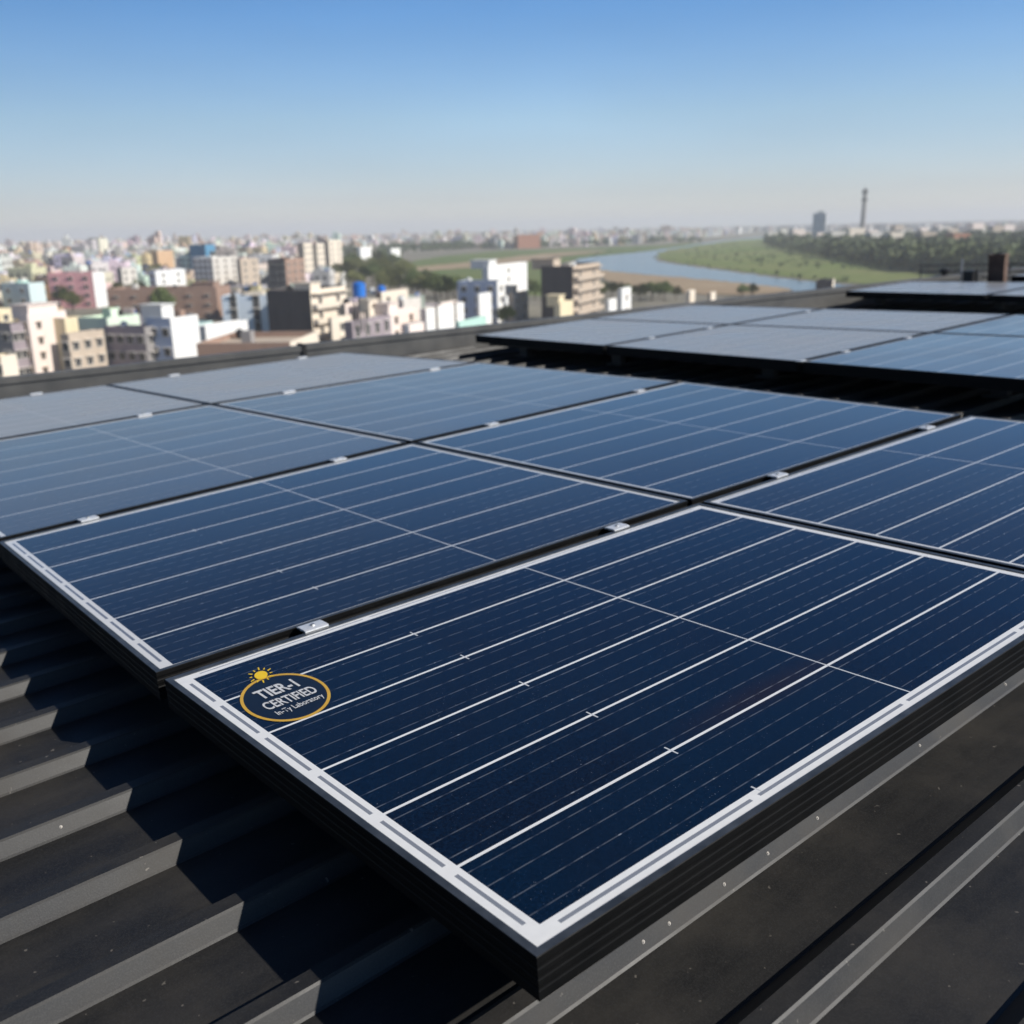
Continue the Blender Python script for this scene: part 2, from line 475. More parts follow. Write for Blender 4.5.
gm = MB()
gm.face([(-9000, -300, 0), (9000, -300, 0), (9000, 11800, 0), (-9000, 11800, 0)], M['ground'])
tag(gm.build('ground'), kind='structure')
def gp(*pts): return [ground(u, v) for u, v in pts]
land('field', M['field'], gp((395, 272), (430, 258), (500, 251), (560, 249), (640, 246), (700, 243), (660, 252), (585, 258), (570, 264), (590, 276), (600, 292), (540, 296), (470, 285), (430, 276)), 0.05)
land('dirt_track', M['sand'], gp((410, 268), (470, 262), (540, 254), (600, 250.5), (602, 252), (545, 258), (520, 263), (480, 267), (420, 271)), 0.10)
land('river', M['water'], gp((576, 260), (588, 257.6), (620, 254.2), (650, 251.0), (690, 245.4), (740, 238.8), (800, 234.4), (802, 235), (760, 239), (735, 241.5), (700, 246.6), (672, 251.5), (657, 257), (662, 262), (712, 269.5), (762, 276), (812, 282), (857, 286), (940, 292), (900, 300), (800, 292), (742, 284), (662, 276.6), (602, 271.0), (588, 266)), 0.15)
land('sand_bank', M['sand'], gp((590, 267.5), (602, 270.6), (662, 276.2), (742, 283.4), (790, 290), (745, 295), (690, 294), (650, 290), (612, 283)), 0.20)
land('river_meadow', M['meadow'], gp((657, 256), (663, 251.7), (690, 246.8), (735, 240.5), (770, 238.4), (800, 241), (880, 247), (980, 256), (1040, 262), (1030, 296), (930, 290), (857, 284), (812, 280), (762, 274), (712, 267.6), (664, 260.5)), 0.25)

# ------------------------------------------------------------------ haze
hz = bpy.data.materials.new('haze'); hz.use_nodes = True
ht = hz.node_tree
for n_ in list(ht.nodes): ht.nodes.remove(n_)
ho = ht.nodes.new('ShaderNodeOutputMaterial'); hv = ht.nodes.new('ShaderNodeVolumePrincipled')
hv.inputs['Color'].default_value = (0.94, 0.96, 0.99, 1)
hv.inputs['Density'].default_value = HAZE_DENSITY
hv.inputs['Anisotropy'].default_value = 0.1
ht.links.new(hv.outputs[0], ho.inputs['Volume'])
hb = MB(); hb.box(-9500, -400, -1, 9500, 12000, 95, hz)
tag(hb.build('haze', merge=True), kind='stuff')

# ------------------------------------------------------------------ our roof
ZR = -0.17
RIB_H, PITCH, RIB0 = 0.028, 0.212, 0.700
E0, E1 = roof_pt(40, 374.7), roof_pt(800, 293)
edge_d = Vector((E1.x - E0.x, E1.y - E0.y)).normalized()
edge_n = Vector((-edge_d.y, edge_d.x))
if edge_n.dot(Vector((1, 1))) < 0: edge_n = -edge_n
def edge_a(b):                                   # a of the parapet's inner foot at b
    return E0.x + (b - E0.y) * edge_d.x / edge_d.y
A_MIN, A_MAX, B_MIN = -3.2, 12.0, -4.5
b_far = E0.y + (A_MIN - E0.x) * edge_d.y / edge_d.x
bld = empty('rooftop_building', ROOF, 'building with a dark ribbed metal roof carrying all the solar panels', 'building')
rm = MB()
k0 = int(math.floor((B_MIN - RIB0) / PITCH)); k1 = int(math.ceil((b_far - RIB0) / PITCH))
prof = []
for k in range(k0, k1):
    b = RIB0 + k * PITCH
    prof += [(b, 0), (b + 0.003, 0.003), (b + 0.014, RIB_H - 0.003), (b + 0.017, RIB_H), (b + 0.043, RIB_H), (b + 0.046, RIB_H - 0.003), (b + 0.074, 0.0)]
for (b0, h0), (b1, h1) in zip(prof, prof[1:]):
    e0, e1 = min(A_MAX, edge_a(b0) + 0.05), min(A_MAX, edge_a(b1) + 0.05)
    if e0 <= A_MIN + 0.1 or e1 <= A_MIN + 0.1: break
    rm.face([(A_MIN, b0, ZR + h0), (e0, b0, ZR + h0), (e1, b1, ZR + h1), (A_MIN, b1, ZR + h1)], M['roof'])
rm.build('roof_sheet', bld, merge=True)
# walls under the roof
wm = MB()
bA = E0.y + (A_MAX - 0.1 - E0.x) * edge_d.y / edge_d.x
poly = [(A_MIN + .1, B_MIN + .1), (A_MAX - .1, B_MIN + .1), (A_MAX - .1, bA), (A_MIN + .1, b_far)]
wm.prism(poly, -25.2, ZR - 0.03, P['grey'])
wm.build('wall', bld)
# parapet: two lengths of folded cap flashing meeting at a joint
J = roof_pt(312, 348.5)
tj = (Vector((J.x - E0.x, J.y - E0.y))).dot(edge_d)
def parapet(t0, t1, zt, name):
    p = MB()
    def at(t, o, z): return (E0.x + edge_d.x * t + edge_n.x * o, E0.y + edge_d.y * t + edge_n.y * o, z)
    sec = [(0.012, ZR - 0.02), (0.012, zt - 0.045), (0.0, zt - 0.043), (0.0, zt - 0.004), (0.004, zt), (0.15, zt - 0.006), (0.154, zt - 0.01), (0.154, zt - 0.06), (0.14, zt - 0.06), (0.14, ZR - 0.3)]
    for (o0, z0), (o1, z1) in zip(sec, sec[1:]):
        p.face([at(t0, o0, z0), at(t1, o0, z0), at(t1, o1, z1), at(t0, o1, z1)], M['trim'])
    for t in (t0, t1): p.face([at(t, o, z) for o, z in sec], M['trim'])
    return p.build(name, bld)
parapet(-6.0, tj - 0.008, 0.004, 'parapet_cap')
parapet(tj + 0.008, 14.0, 0.012, 'parapet_cap')
jb = MB()
def at_e(t, o, z): return Vector((E0.x + edge_d.x * t + edge_n.x * o, E0.y + edge_d.y * t + edge_n.y * o, z))
q = [at_e(tj + s, o, 0) for s, o in ((-.015, -.008), (.015, -.008), (.015, .160), (-.015, .160))]
jb.prism([(v.x, v.y) for v in q], -0.09, 0.014, M['rubber'])
jb.build('joint_cover', bld)
# roofing screws on the rib faces
sm = MB()
sm.lathe([(0.0, 0.0022), (0.0013, 0.0020), (0.0017, 0.0009), (0.0026, 0.0006), (0.0027, 0.0)], M['winframe'], 10)
scr = sm.mesh('screw')
face_n = Vector((0, -(RIB_H - .006), 0.011)).normalized()
qrot = face_n.to_track_quat('Z', 'X').to_matrix().to_4x4()
for a, r in ((0.235, -3), (0.285, -3), (0.40, -3), (0.50, -3), (0.625, -3), (0.93, -3), (1.25, -3), (1.02, -4), (-0.24, 1), (1.6, -4), (2.3, -3)):
    b = RIB0 + r * PITCH
    link('screw', scr, bld, Matrix.Translation((a, b + 0.0085, ZR + RIB_H / 2)) @ qrot)

# ------------------------------------------------------------------ solar panels
def offset_quad(q, d):
    """move the four edges of a quad outwards by d[i] (edge i from corner i to i+1), quad counter-clockwise"""
    out = []
    n = 4
    L = []
    for i in range(n):
        p, r = q[i], q[(i + 1) % n]
        t = (r - p).normalized(); nn = Vector((t.y, -t.x))
        dd = d[i] if isinstance(d, (tuple, list)) else d
        L.append((p + nn * dd, t))
    for i in range(n):
        p, t = L[i - 1]; r, s = L[i]
        den = t.x * s.y - t.y * s.x
        k = ((r.x - p.x) * s.y - (r.y - p.y) * s.x) / den
        out.append(p + t * k)
    return out

FT = 0.056
def solar_panel(corners, label, rows, z=0.0, half=None, ticks=(), border=0.026, detail=True, inset=(0.024, 0.008, 0.012, 0.008), group='solar panels on the roof', row_at=None, soil='', borders=(0.25, 0.55, 0.85, 0.5)):
    """corners: a0b0, a1b0, a1b1, a0b1 of the grid cell; rows of cells run along a"""
    q = [Vector((c[0], c[1])) for c in corners]
    q = offset_quad(q, [-i for i in inset])
    org = q[0].copy()
    root = empty('solar_panel', ROOF @ Matrix.Translation((org.x, org.y, z)), label, 'solar panel', group)
    q = [p - org for p in q]
    # frame: one profile swept round the outline, three shallow grooves on the outside
    prof = [(-0.013, -0.004), (-0.0125, -0.0008), (-0.011, 0.0), (-0.001, 0.0), (0.0, -0.001), (0.0, -0.009)]
    zz = -0.009
    for k in range(3):
        prof += [(-0.0008, zz - 0.002), (-0.0008, zz - 0.006), (0.0, zz - 0.008), (0.0, zz - 0.0135)]
        zz -= 0.0135
    prof += [(0.0, -FT), (-0.028, -FT), (-0.028, -FT + 0.002), (-0.002, -FT + 0.002), (-0.002, -0.0065)]
    fm = MB()
    loops = [[Vector((p.x, p.y, h)) for p in offset_quad(q, o)] for o, h in prof]
    for k, (l0, l1) in enumerate(zip(loops, loops[1:])):
        mt = M['lip'] if k < 3 else M['frame']
        for i in range(4):
            j = (i + 1) % 4
            fm.face([l0[i], l0[j], l1[j], l1[i]], mt)
    fm.build('frame', root, merge=True)
    # laminate: grid of flat regions under one glass
    g = offset_quad(q, -0.0125)
    LA = ((g[1] - g[0]).length + (g[2] - g[3]).length) / 2
    LB = ((g[3] - g[0]).length + (g[2] - g[1]).length) / 2
    bw = border
    over = []       # (s0, s1, t0, t1, material) later wins
    s_lo, s_hi, t_lo, t_hi = bw * borders[3], LA - bw * borders[1], bw * borders[0], LB - bw * borders[2]
    over.append((s_lo, s_hi, t_lo, t_hi, 'cell'))
    if row_at is None:
        row_at = [t_lo + (t_hi - t_lo) * k / rows for k in range(1, rows)]
    lw = 0.0026
    for t in row_at: over.append((s_lo, s_hi, t - lw, t + lw, 'white_line'))
    hs = half if half is not None else LA * 0.55
    over.append((hs - 0.0016, hs + 0.0016, t_lo, t_hi, 'thin_line'))
    for s, t in ticks:
        over.append((s - 0.0014, s + 0.0014, max(t - 0.013, t_lo * 0.6), t + 0.013, 'thin_line'))
    if detail:
        edges = [0.0] + list(row_at) + [LB]
        d0, d1 = bw * 0.44, bw * 0.66
        for t0, t1 in zip(edges, edges[1:]):
            if t1 - t0 > 0.06:
                if borders[3] == 1: over.append((d0, d1, max(t0, bw) + 0.012, min(t1, LB - bw) - 0.012, 'dash'))
        se = [bw + 0.01, LA * 0.275, LA * 0.535, LA * 0.80, LA - bw]
        for s0, s1 in zip(se, se[1:]):
            if borders[0] == 1: over.append((s0 + 0.008, s1 - 0.008, d0, d1, 'dash'))
            if borders[2] >= 0.8: over.append((s0 + 0.008, s1 - 0.008, LB - 0.010, LB - 0.007, 'dash'))
    S_ = sorted({round(x, 5) for o in over for x in o[:2]} | {0.0, round(LA, 5)})
    T_ = sorted({round(x, 5) for o in over for x in o[2:4]} | {0.0, round(LB, 5)})
    S_ = [s for s in S_ if 0 <= s <= LA + 1e-4]; T_ = [t for t in T_ if 0 <= t <= LB + 1e-4]
    mats = ['cell', 'white_line', 'thin_line', 'dash']
    verts, uvs = [], []
    edges = [t_lo] + list(row_at) + [t_hi]
    def rowcoord(t):
        for k, (t0, t1) in enumerate(zip(edges, edges[1:])):
            if t <= t1 or k == len(edges) - 2: return k + (t - t0) / (t1 - t0)
    for t in T_:
        for s in S_:
            x, y = s / LA, t / LB
            p = g[0] * (1 - x) * (1 - y) + g[1] * x * (1 - y) + g[2] * x * y + g[3] * (1 - x) * y
            verts.append((p.x, p.y, -0.0022)); uvs.append((s, rowcoord(t)))
    ns = len(S_)
    faces, mi = [], []
    for j in range(len(T_) - 1):
        tc = (T_[j] + T_[j + 1]) / 2
        for i in range(ns - 1):
            sc = (S_[i] + S_[i + 1]) / 2
            mt = 'white_line'
            for o in over:
                if o[0] < sc < o[1] and o[2] < tc < o[3]: mt = o[4]
            faces.append((j * ns + i, j * ns + i + 1, (j + 1) * ns + i + 1, (j + 1) * ns + i)); mi.append(mats.index(mt))
    me = bpy.data.meshes.new('glass_face')
    me.from_pydata(verts, [], faces)
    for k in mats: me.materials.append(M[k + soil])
    me.polygons.foreach_set('material_index', mi)
    uvl = me.uv_layers.new(name='cells')
    for li, l in enumerate(me.loops): uvl.data[li].uv = uvs[l.vertex_index]
    me.update()
    link('glass_face', me, root)
    bk = MB()
    bq = offset_quad(q, -0.004)
    bk.face([(p.x, p.y, -0.012) for p in reversed(bq)], M['white_line'])
    bk.build('back_sheet', root)
    return root, org

G = {}
for k, px in {(0, 0): (536.7, 958), (0, 1): (161, 677), (0, 2): (-3, 541), (1, 1): (697, 501.5), (1, 2): (413, 442), (1, 3): (211, 404), (1, 4): (105.5, 384.5),
              (2, 1): (968.5, 414.6), (2, 2): (683, 381), (2, 3): (479, 362), (2, 4): (344, 352)}.items():
    p = roof_pt(*px); G[k] = (p.x, p.y)
G[(1, 0)] = (1.468, -0.008); G[(2, 0)] = (2.94, -0.02)
G[(0, 3)] = (0.02, 4.055); G[(0, 4)] = (-0.04, 5.56)
def cell(i, j): return [G[(i, j)], G[(i + 1, j)], G[(i + 1, j + 1)], G[(i, j + 1)]]
G0 = G[(0, 0)]
front_rows = [x - 0.013 for x in (0.188, 0.350, 0.513, 0.677, 0.838)]
front_half = 0.822 - 0.0125
front_ticks = [(0.427 - 0.0125, t) for t in front_rows] + [(0.427 - 0.0125, 0.022)]
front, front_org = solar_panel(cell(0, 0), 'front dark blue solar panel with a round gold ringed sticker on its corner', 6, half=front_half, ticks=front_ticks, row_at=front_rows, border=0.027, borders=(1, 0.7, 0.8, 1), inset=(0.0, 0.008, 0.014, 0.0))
def ticks_for(rows, LB, s, sel): return [(s, LB * (k + 1) / rows) for k in sel]
solar_panel(cell(0, 1), 'solar panel directly behind the stickered one, second along the left edge of the array', 7, soil='_light', half=0.80, ticks=ticks_for(7, 1.23, 0.415, (0, 1, 3, 4)), borders=(0.2, 0.6, 0.8, 1), inset=(0.026, 0.008, 0.012, 0.0))
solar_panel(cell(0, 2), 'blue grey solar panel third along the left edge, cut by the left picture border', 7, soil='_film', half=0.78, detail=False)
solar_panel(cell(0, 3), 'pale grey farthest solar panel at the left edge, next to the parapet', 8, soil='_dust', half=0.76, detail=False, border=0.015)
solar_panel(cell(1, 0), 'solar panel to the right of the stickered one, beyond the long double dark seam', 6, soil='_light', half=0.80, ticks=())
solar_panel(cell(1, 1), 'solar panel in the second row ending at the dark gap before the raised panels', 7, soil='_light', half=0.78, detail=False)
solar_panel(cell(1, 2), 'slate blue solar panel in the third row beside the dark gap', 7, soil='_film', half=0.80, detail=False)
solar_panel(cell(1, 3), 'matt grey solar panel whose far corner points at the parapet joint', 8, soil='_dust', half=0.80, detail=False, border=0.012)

# the second array beyond the gap
B2 = [5.33, 3.83, 2.31, 0.80, -0.7]
FA = lambda b: 3.68 + 0.075 * b
def arr(af, ab, b0, b1): return [(af(b0), b0), (ab(b0), b0), (ab(b1), b1), (af(b1), b1)]
MA = lambda b: 5.12 + 0.034 * b
BA = lambda b: 6.10 + 0.085 * b
lab2 = [['grey panel at the left tip of the raised second array, by the parapet', 'pale panel in the back row of the second array, nearest the parapet'],
        ['grey panel in the front row of the second array, between the two visible end seams', 'pale panel in the middle of the second array back row'],
        ['bluish panel in the front row of the second array, cut by the right picture border', 'pale panel in the second array back row, at the right picture border']]
for k in range(3):
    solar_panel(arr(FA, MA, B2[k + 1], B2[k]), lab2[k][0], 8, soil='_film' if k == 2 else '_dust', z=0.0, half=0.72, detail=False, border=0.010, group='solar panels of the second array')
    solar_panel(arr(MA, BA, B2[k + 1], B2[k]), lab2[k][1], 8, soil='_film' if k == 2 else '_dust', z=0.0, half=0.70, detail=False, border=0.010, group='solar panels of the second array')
# third and fourth arrays near the far corner
FA3 = lambda b: 7.03 + 0.207 * b
BA3 = lambda b: 8.6 + 0.12 * b
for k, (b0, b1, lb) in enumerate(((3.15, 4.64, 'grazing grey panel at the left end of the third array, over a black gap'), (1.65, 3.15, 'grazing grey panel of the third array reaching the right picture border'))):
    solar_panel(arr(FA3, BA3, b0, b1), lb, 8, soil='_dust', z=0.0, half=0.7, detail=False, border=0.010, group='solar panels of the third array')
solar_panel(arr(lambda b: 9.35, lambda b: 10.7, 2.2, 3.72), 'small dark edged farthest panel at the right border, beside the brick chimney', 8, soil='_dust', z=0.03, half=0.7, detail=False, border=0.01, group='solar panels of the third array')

# rails with feet under the arrays, and one added sun blocker
def rail(p0, p1, zb, zt, label, feet, group):
    p0, p1 = Vector(p0), Vector(p1)
    L = (p1 - p0).length; ang = math.atan2(p1.y - p0.y, p1.x - p0.x)
    root = empty('mounting_rail_or_added_bar', ROOF @ Matrix.Translation((p0.x, p0.y, zb)) @ Matrix.Rotation(ang, 4, 'Z'), label, 'mounting rail', group)
    r = MB()
    h = zt - zb
    r.box(0, -0.020, 0, L, 0.020, h * 0.45, M['post']); r.box(0, -0.020, h * 0.45, L, -0.006, h, M['post']); r.box(0, 0.006, h * 0.45, L, 0.020, h, M['post'])
    r.build('channel', root)
    for t in feet:
        f = MB(); f.box(t - 0.04, -0.022, ZR - zb + RIB_H, t + 0.04, 0.022, -0.001, M['post']); f.box(t - 0.065, -0.05, ZR - zb + RIB_H - 0.004, t + 0.065, 0.05, ZR - zb + RIB_H + 0.006, M['post'])
        f.build('foot', root)
rail((0.075, 0.135), (2.90, 0.122), ZR + RIB_H + 0.002, -0.058, 'added black bar blocking sun below the near edge of the stickered panel', (), 'mounting rails under the first array')  # added bar, keeps sun from leaking under the front panel
rail((0.36, 0.05), (0.34, 5.45), -0.082, -0.048, 'black mounting rail in the shadow under the panels along the left edge', (0.45, 1.6, 3.0, 4.4), 'mounting rails under the first array')
rail((1.10, 0.05), (1.10, 5.45), -0.082, -0.048, 'black mounting rail under the middle of the left panels', (0.45, 1.6, 3.0, 4.4), 'mounting rails under the first array')
rail((2.62, 0.02), (2.70, 5.4), -0.082, -0.048, 'black mounting rail under the far right panels of the first array', (0.4, 1.7, 3.1, 4.5), 'mounting rails under the first array')
rail((4.10, -0.5), (4.18, 5.25), -0.085, -0.048, 'black front rail and posts in the dark gap below the second array', (0.6, 1.9, 3.2, 4.4, 5.35), 'mounting rails under the second array')
rail((5.95, -0.5), (6.25, 5.15), -0.085, -0.048, 'black back rail hidden below the second array', (0.6, 1.9, 3.2, 4.4), 'mounting rails under the second array')
rail((7.80, 1.7), (8.20, 4.55), -0.085, -0.048, 'black rail below the third array', (0.3, 1.5, 2.7), 'mounting rails under the third array')

# clamps over the seams
def clamp_mesh():
    c = MB()
    # folded top plate with turned-down ends, central channel and bolt head
    w, l = 0.018, 0.026
    sec = [(-w, 0.0005), (-w, 0.0035), (-0.010, 0.0045), (0.010, 0.0045), (w, 0.0035), (w, 0.0005)]
    for (y0, z0), (y1, z1) in zip(sec, sec[1:]):
        c.face([(-l, y0, z0), (l, y0, z0), (l, y1, z1), (-l, y1, z1)], M['clamp'])
    for x in (-l, l): c.face([(x, y, z) for y, z in sec], M['clamp'])
    return c
cm_plate = clamp_mesh().mesh('plate')
cb = MB(); cb.lathe([(0.0, 0.0075), (0.0042, 0.0075), (0.0050, 0.0068), (0.0050, 0.0042)], M['steel'], 6); cm_bolt = cb.mesh('bolt')
cc = MB()
for y in (-0.0085, 0.0085): cc.box(-0.026, y - 0.0015, -0.055, 0.026, y + 0.0015, 0.003, M['frame'])
cc.box(-0.026, -0.007, -0.057, 0.026, 0.007, -0.053, M['frame']); cm_ch = cc.mesh('channel')
def seam_pt(k, a):
    if a < G[(1, k)][0]: p, q = Vector(G[(0, k)]), Vector(G[(1, k)])
    else: p, q = Vector(G[(1, k)]), Vector(G[(2, k)])
    t = (a - p.x) / (q.x - p.x); r = p.lerp(q, t)
    return r, math.atan2(q.y - p.y, q.x - p.x)
CL = [(1, 0.30, 'bright silver clamp on the seam just above the gold sticker'), (1, 1.165, 'silver clamp on the seam behind the front panel, near its far corner'),
      (1, 1.83, 'silver clamp on the near seam of the second row, just past the panel crossing'), (1, 2.66, 'silver clamp on the second row seam near the dark gap'),
      (2, 0.265, 'silver clamp at the left picture border on the second seam'), (2, 1.145, 'silver clamp on the second seam near the crossing of four panels'),
      (2, 1.87, 'silver clamp on the second seam just right of the four panel crossing'), (2, 2.76, 'silver clamp on the second seam close to the dark gap'),
      (3, 1.09, 'pale clamp on the third seam near the left edge'), (3, 1.85, 'pale clamp in the middle of the third seam'), (3, 2.76, 'pale clamp at the far end of the third seam'),
      (4, 0.99, 'small blurred clamp on the far edge, nearest the left picture border'), (4, 1.80, 'small blurred clamp on the far edge below the brown brick block'), (4, 2.68, 'small blurred clamp at the far corner by the parapet joint')]
def place_clamp(x, y, ang, label, s=1.0, group='silver clamps holding the panels'):
    r = empty('panel_clamp', ROOF @ Matrix.Translation((x, y, 0.0)) @ Matrix.Rotation(ang, 4, 'Z') @ Matrix.Scale(s, 4), label, 'clamp', group)
    link('plate', cm_plate, r); link('bolt', cm_bolt, r); link('channel', cm_ch, r)
for k, a, lb in CL:
    r, ang = seam_pt(k, a)
    place_clamp(r.x, r.y, ang, lb, 1.0 if k < 3 else 1.25)
for x, y, lb in ((4.40, 3.83, 'pale clamp on the left seam of the second array, nearer one'), (5.00, 3.83, 'pale clamp on the left seam of the second array, farther one'), (6.18, 3.83, 'pale clamp on the far left seam of the second array back row'),
                 (4.27, 2.31, 'pale clamp on the right seam of the second array, nearer one'), (4.92, 2.31, 'pale clamp on the right seam of the second array, farther one'), (3.87, 2.31, 'end clamp at the front edge of the second array')):
    place_clamp(x, y, 0, lb, 0.95, 'pale clamps on the second array')

# sticker on the front panel, a part of it
st = link('sticker', None, front, Matrix.Translation((-front_org.x, -front_org.y, -0.0018)))
st.empty_display_size = 0.05
ink = {}
ink['gold'] = plain('gold_print', (0.62, 0.36, 0.035), 0.35, 0, 0.1, 60)
ink['sun'] = plain('yellow_print', (0.85, 0.55, 0.01), 0.4, 0, 0.05, 60)
ink['white'] = plain('white_print', (0.62, 0.62, 0.62), 0.4, 0, 0.25, 160)
ink['ground'] = plain('navy_print', (0.004, 0.008, 0.018), 0.3, 0, 0.1, 60)
sc_ = Vector((0.113, 0.776)); ax = Vector((0.060, -0.046)); ay = Vector((0.040, 0.086))
def ring(rm0, rm1, z, mat, name):
    r = MB(); n = 72
    for i in range(n):
        a0, a1 = 2 * math.pi * i / n, 2 * math.pi * (i + 1) / n
        e = lambda a, k: sc_ + (ax * math.cos(a) + ay * math.sin(a)) * k
        if rm0 > 0: q = [e(a0, rm0), e(a0, rm1), e(a1, rm1), e(a1, rm0)]
        else: q = [sc_, e(a0, rm1), e(a1, rm1)]
        r.face([(p.x, p.y, z) for p in q], mat)
    return r.build(name, st)
ring(0, 0.95, 0.0002, ink['ground'], 'label_ground')
ring(0.94, 1.015, 0.0005, ink['gold'], 'ring')
se = MB(); sc2 = Vector((0.123, 0.887)); n = 20
sx, sy = Vector((0.0125, -0.0065)), Vector((0.009, 0.020))
for i in range(n):
    a0, a1 = 2 * math.pi * i / n, 2 * math.pi * (i + 1) / n
    e = lambda a, k: sc2 + (sx * math.cos(a) + sy * math.sin(a)) * k
    se.face([(p.x, p.y, 0.0009) for p in (sc2, e(a0, .82), e(a1, .82))], ink['sun'])
for i in range(12):
    a = 2 * math.pi * (i + 0.3) / 12
    e = lambda a, k: sc2 + (sx * math.cos(a) + sy * math.sin(a)) * k
    k1 = 1.65 if i % 2 else 1.45
    se.face([(p.x, p.y, 0.0009) for p in (e(a - .09, 1.12), e(a + .09, 1.12), e(a + .04, k1), e(a - .04, k1))], ink['sun'])
se.build('sun_emblem', st)
def lettering(txt, a0, a1, b0, b1, shear=0.0, bold=0.0):
    cu = bpy.data.curves.new('lettering', 'FONT'); cu.body = txt; cu.size = 1.0; cu.offset = bold
    to = bpy.data.objects.new('lettering_source', cu); COL.objects.link(to)
    dg = bpy.context.evaluated_depsgraph_get(); dg.update()
    me = bpy.data.meshes.new_from_object(to.evaluated_get(dg))
    bpy.data.objects.remove(to)
    co = np.array([v.co[:] for v in me.vertices])
    lo, hi = co.min(0), co.max(0)
    for v in me.vertices:
        x = (v.co.x - lo[0]) / (hi[0] - lo[0]); y = (v.co.y - lo[1]) / (hi[1] - lo[1])
        v.co = (a0 + (a1 - a0) * x, b0 + (b1 - b0) * y + shear * x, 0.0007)
    me.materials.append(ink['white'])
    link('lettering', me, st)
lettering('TIER-1', 0.078, 0.152, 0.793, 0.832, 0.0, 0.025)
lettering('CERTIFIED', 0.068, 0.163, 0.748, 0.780, 0.0, 0.02)
lettering('In-Ty Laboratory', 0.072, 0.160, 0.714, 0.736, 0.004, 0.012)

# chimney and rooftop fittings by the far corner
def on_roof(u, v, z=ZR): return roof_pt(u, v, z)
ch = empty('chimney', ROOF @ Matrix.Translation((9.75, 4.02, ZR)) @ Matrix.Rotation(rad(12), 4, 'Z'), 'short square brown brick chimney standing on the far corner of the roof', 'chimney')
c = MB(); c.box(-0.075, -0.075, 0, 0.075, 0.075, 0.36, M['rust']); c.build('shaft', ch)
c = MB(); c.box(-0.082, -0.082, 0.36, 0.082, 0.082, 0.385, M['rust']); c.build('cap', ch)
c = MB(); c.lathe([(0.05, 0.385), (0.05, 0.398), (0.035, 0.398), (0.035, 0.387), (0.0, 0.387)], M['tank_black'], 12); c.build('flue', ch)
vt = empty('roof_vent', ROOF @ Matrix.Translation((9.85, 4.62, ZR)), 'low black roof vent with a round cowl left of the brick chimney', 'roof vent')
c = MB(); c.box(-0.07, -0.10, 0, 0.07, 0.10, 0.17, M['tank_black']); c.build('housing', vt)
c = MB(); c.lathe([(0.03, 0.17), (0.03, 0.20), (0.055, 0.205), (0.06, 0.225), (0.035, 0.245), (0.0, 0.25)], M['tank_black'], 12); c.build('cowl', vt)
jbx = empty('junction_box', ROOF @ Matrix.Translation((9.55, 4.20, ZR)), 'black junction box with a thin conduit against the brick chimney', 'junction box')
c = MB(); c.box(-0.05, -0.05, 0, 0.05, 0.05, 0.24, M['tank_black']); c.build('box', jbx)
c = MB(); c.tube((0, 0.09, 0), (0, 0.09, 0.36), 0.008, 0.008, M['steel']); c.build('conduit', jbx)
ra = empty('roof_railing', ROOF @ Matrix.Translation((10.2, 4.1, ZR)), 'thin grey railing along the far roof edge behind the vent', 'railing')
for z in (0.12, 0.19, 0.26):
    c = MB(); c.tube((0, -0.55, z), (0, 1.0, z), 0.007, 0.007, M['trim']); c.build('rail', ra)
for y in (-0.5, 0.0, 0.5, 0.97):
    c = MB(); c.tube((0, y, 0), (0, y, 0.27), 0.008, 0.008, M['trim']); c.build('post', ra)

# ------------------------------------------------------------------ town
TH = rad(21)
window_units = {}
def window_mesh(w, h, frame):
    k = (w, h, frame)
    if k not in window_units:
        b = MB(); fm_ = P[frame] if frame in P else M['winframe']
        b.face([(-w / 2, -0.02, 0), (w / 2, -0.02, 0), (w / 2, -0.02, h), (-w / 2, -0.02, h)], M['window'])
        t = 0.10
        b.box(-w / 2 - t, -0.08, -t, w / 2 + t, 0.0, 0, fm_); b.box(-w / 2 - t, -0.08, 0, -w / 2, 0.0, h, fm_); b.box(w / 2, -0.08, 0, w / 2 + t, 0.0, h, fm_)
        b.box(-w / 2 - 0.25, -0.55, h, w / 2 + 0.25, 0.0, h + 0.10, fm_)
        b.box(-0.03, -0.05, 0, 0.03, -0.021, h, fm_)
        window_units[k] = b.mesh('window')
    return window_units[k]
tank_meshes = {}
def tank_mesh(kind):
    if kind not in tank_meshes:
        b = MB(); mt = M['tank_' + kind]
        b.lathe([(0.0, 0.0), (0.72, 0.0), (0.75, 0.1), (0.75, 0.45), (0.70, 0.5), (0.75, 0.55), (0.75, 0.95), (0.70, 1.0), (0.75, 1.05), (0.75, 1.35), (0.45, 1.6), (0.28, 1.65), (0.28, 1.75), (0.0, 1.75)], mt, 16)
        tank_meshes[kind] = b.mesh('water_tank')
    return tank_meshes[kind]

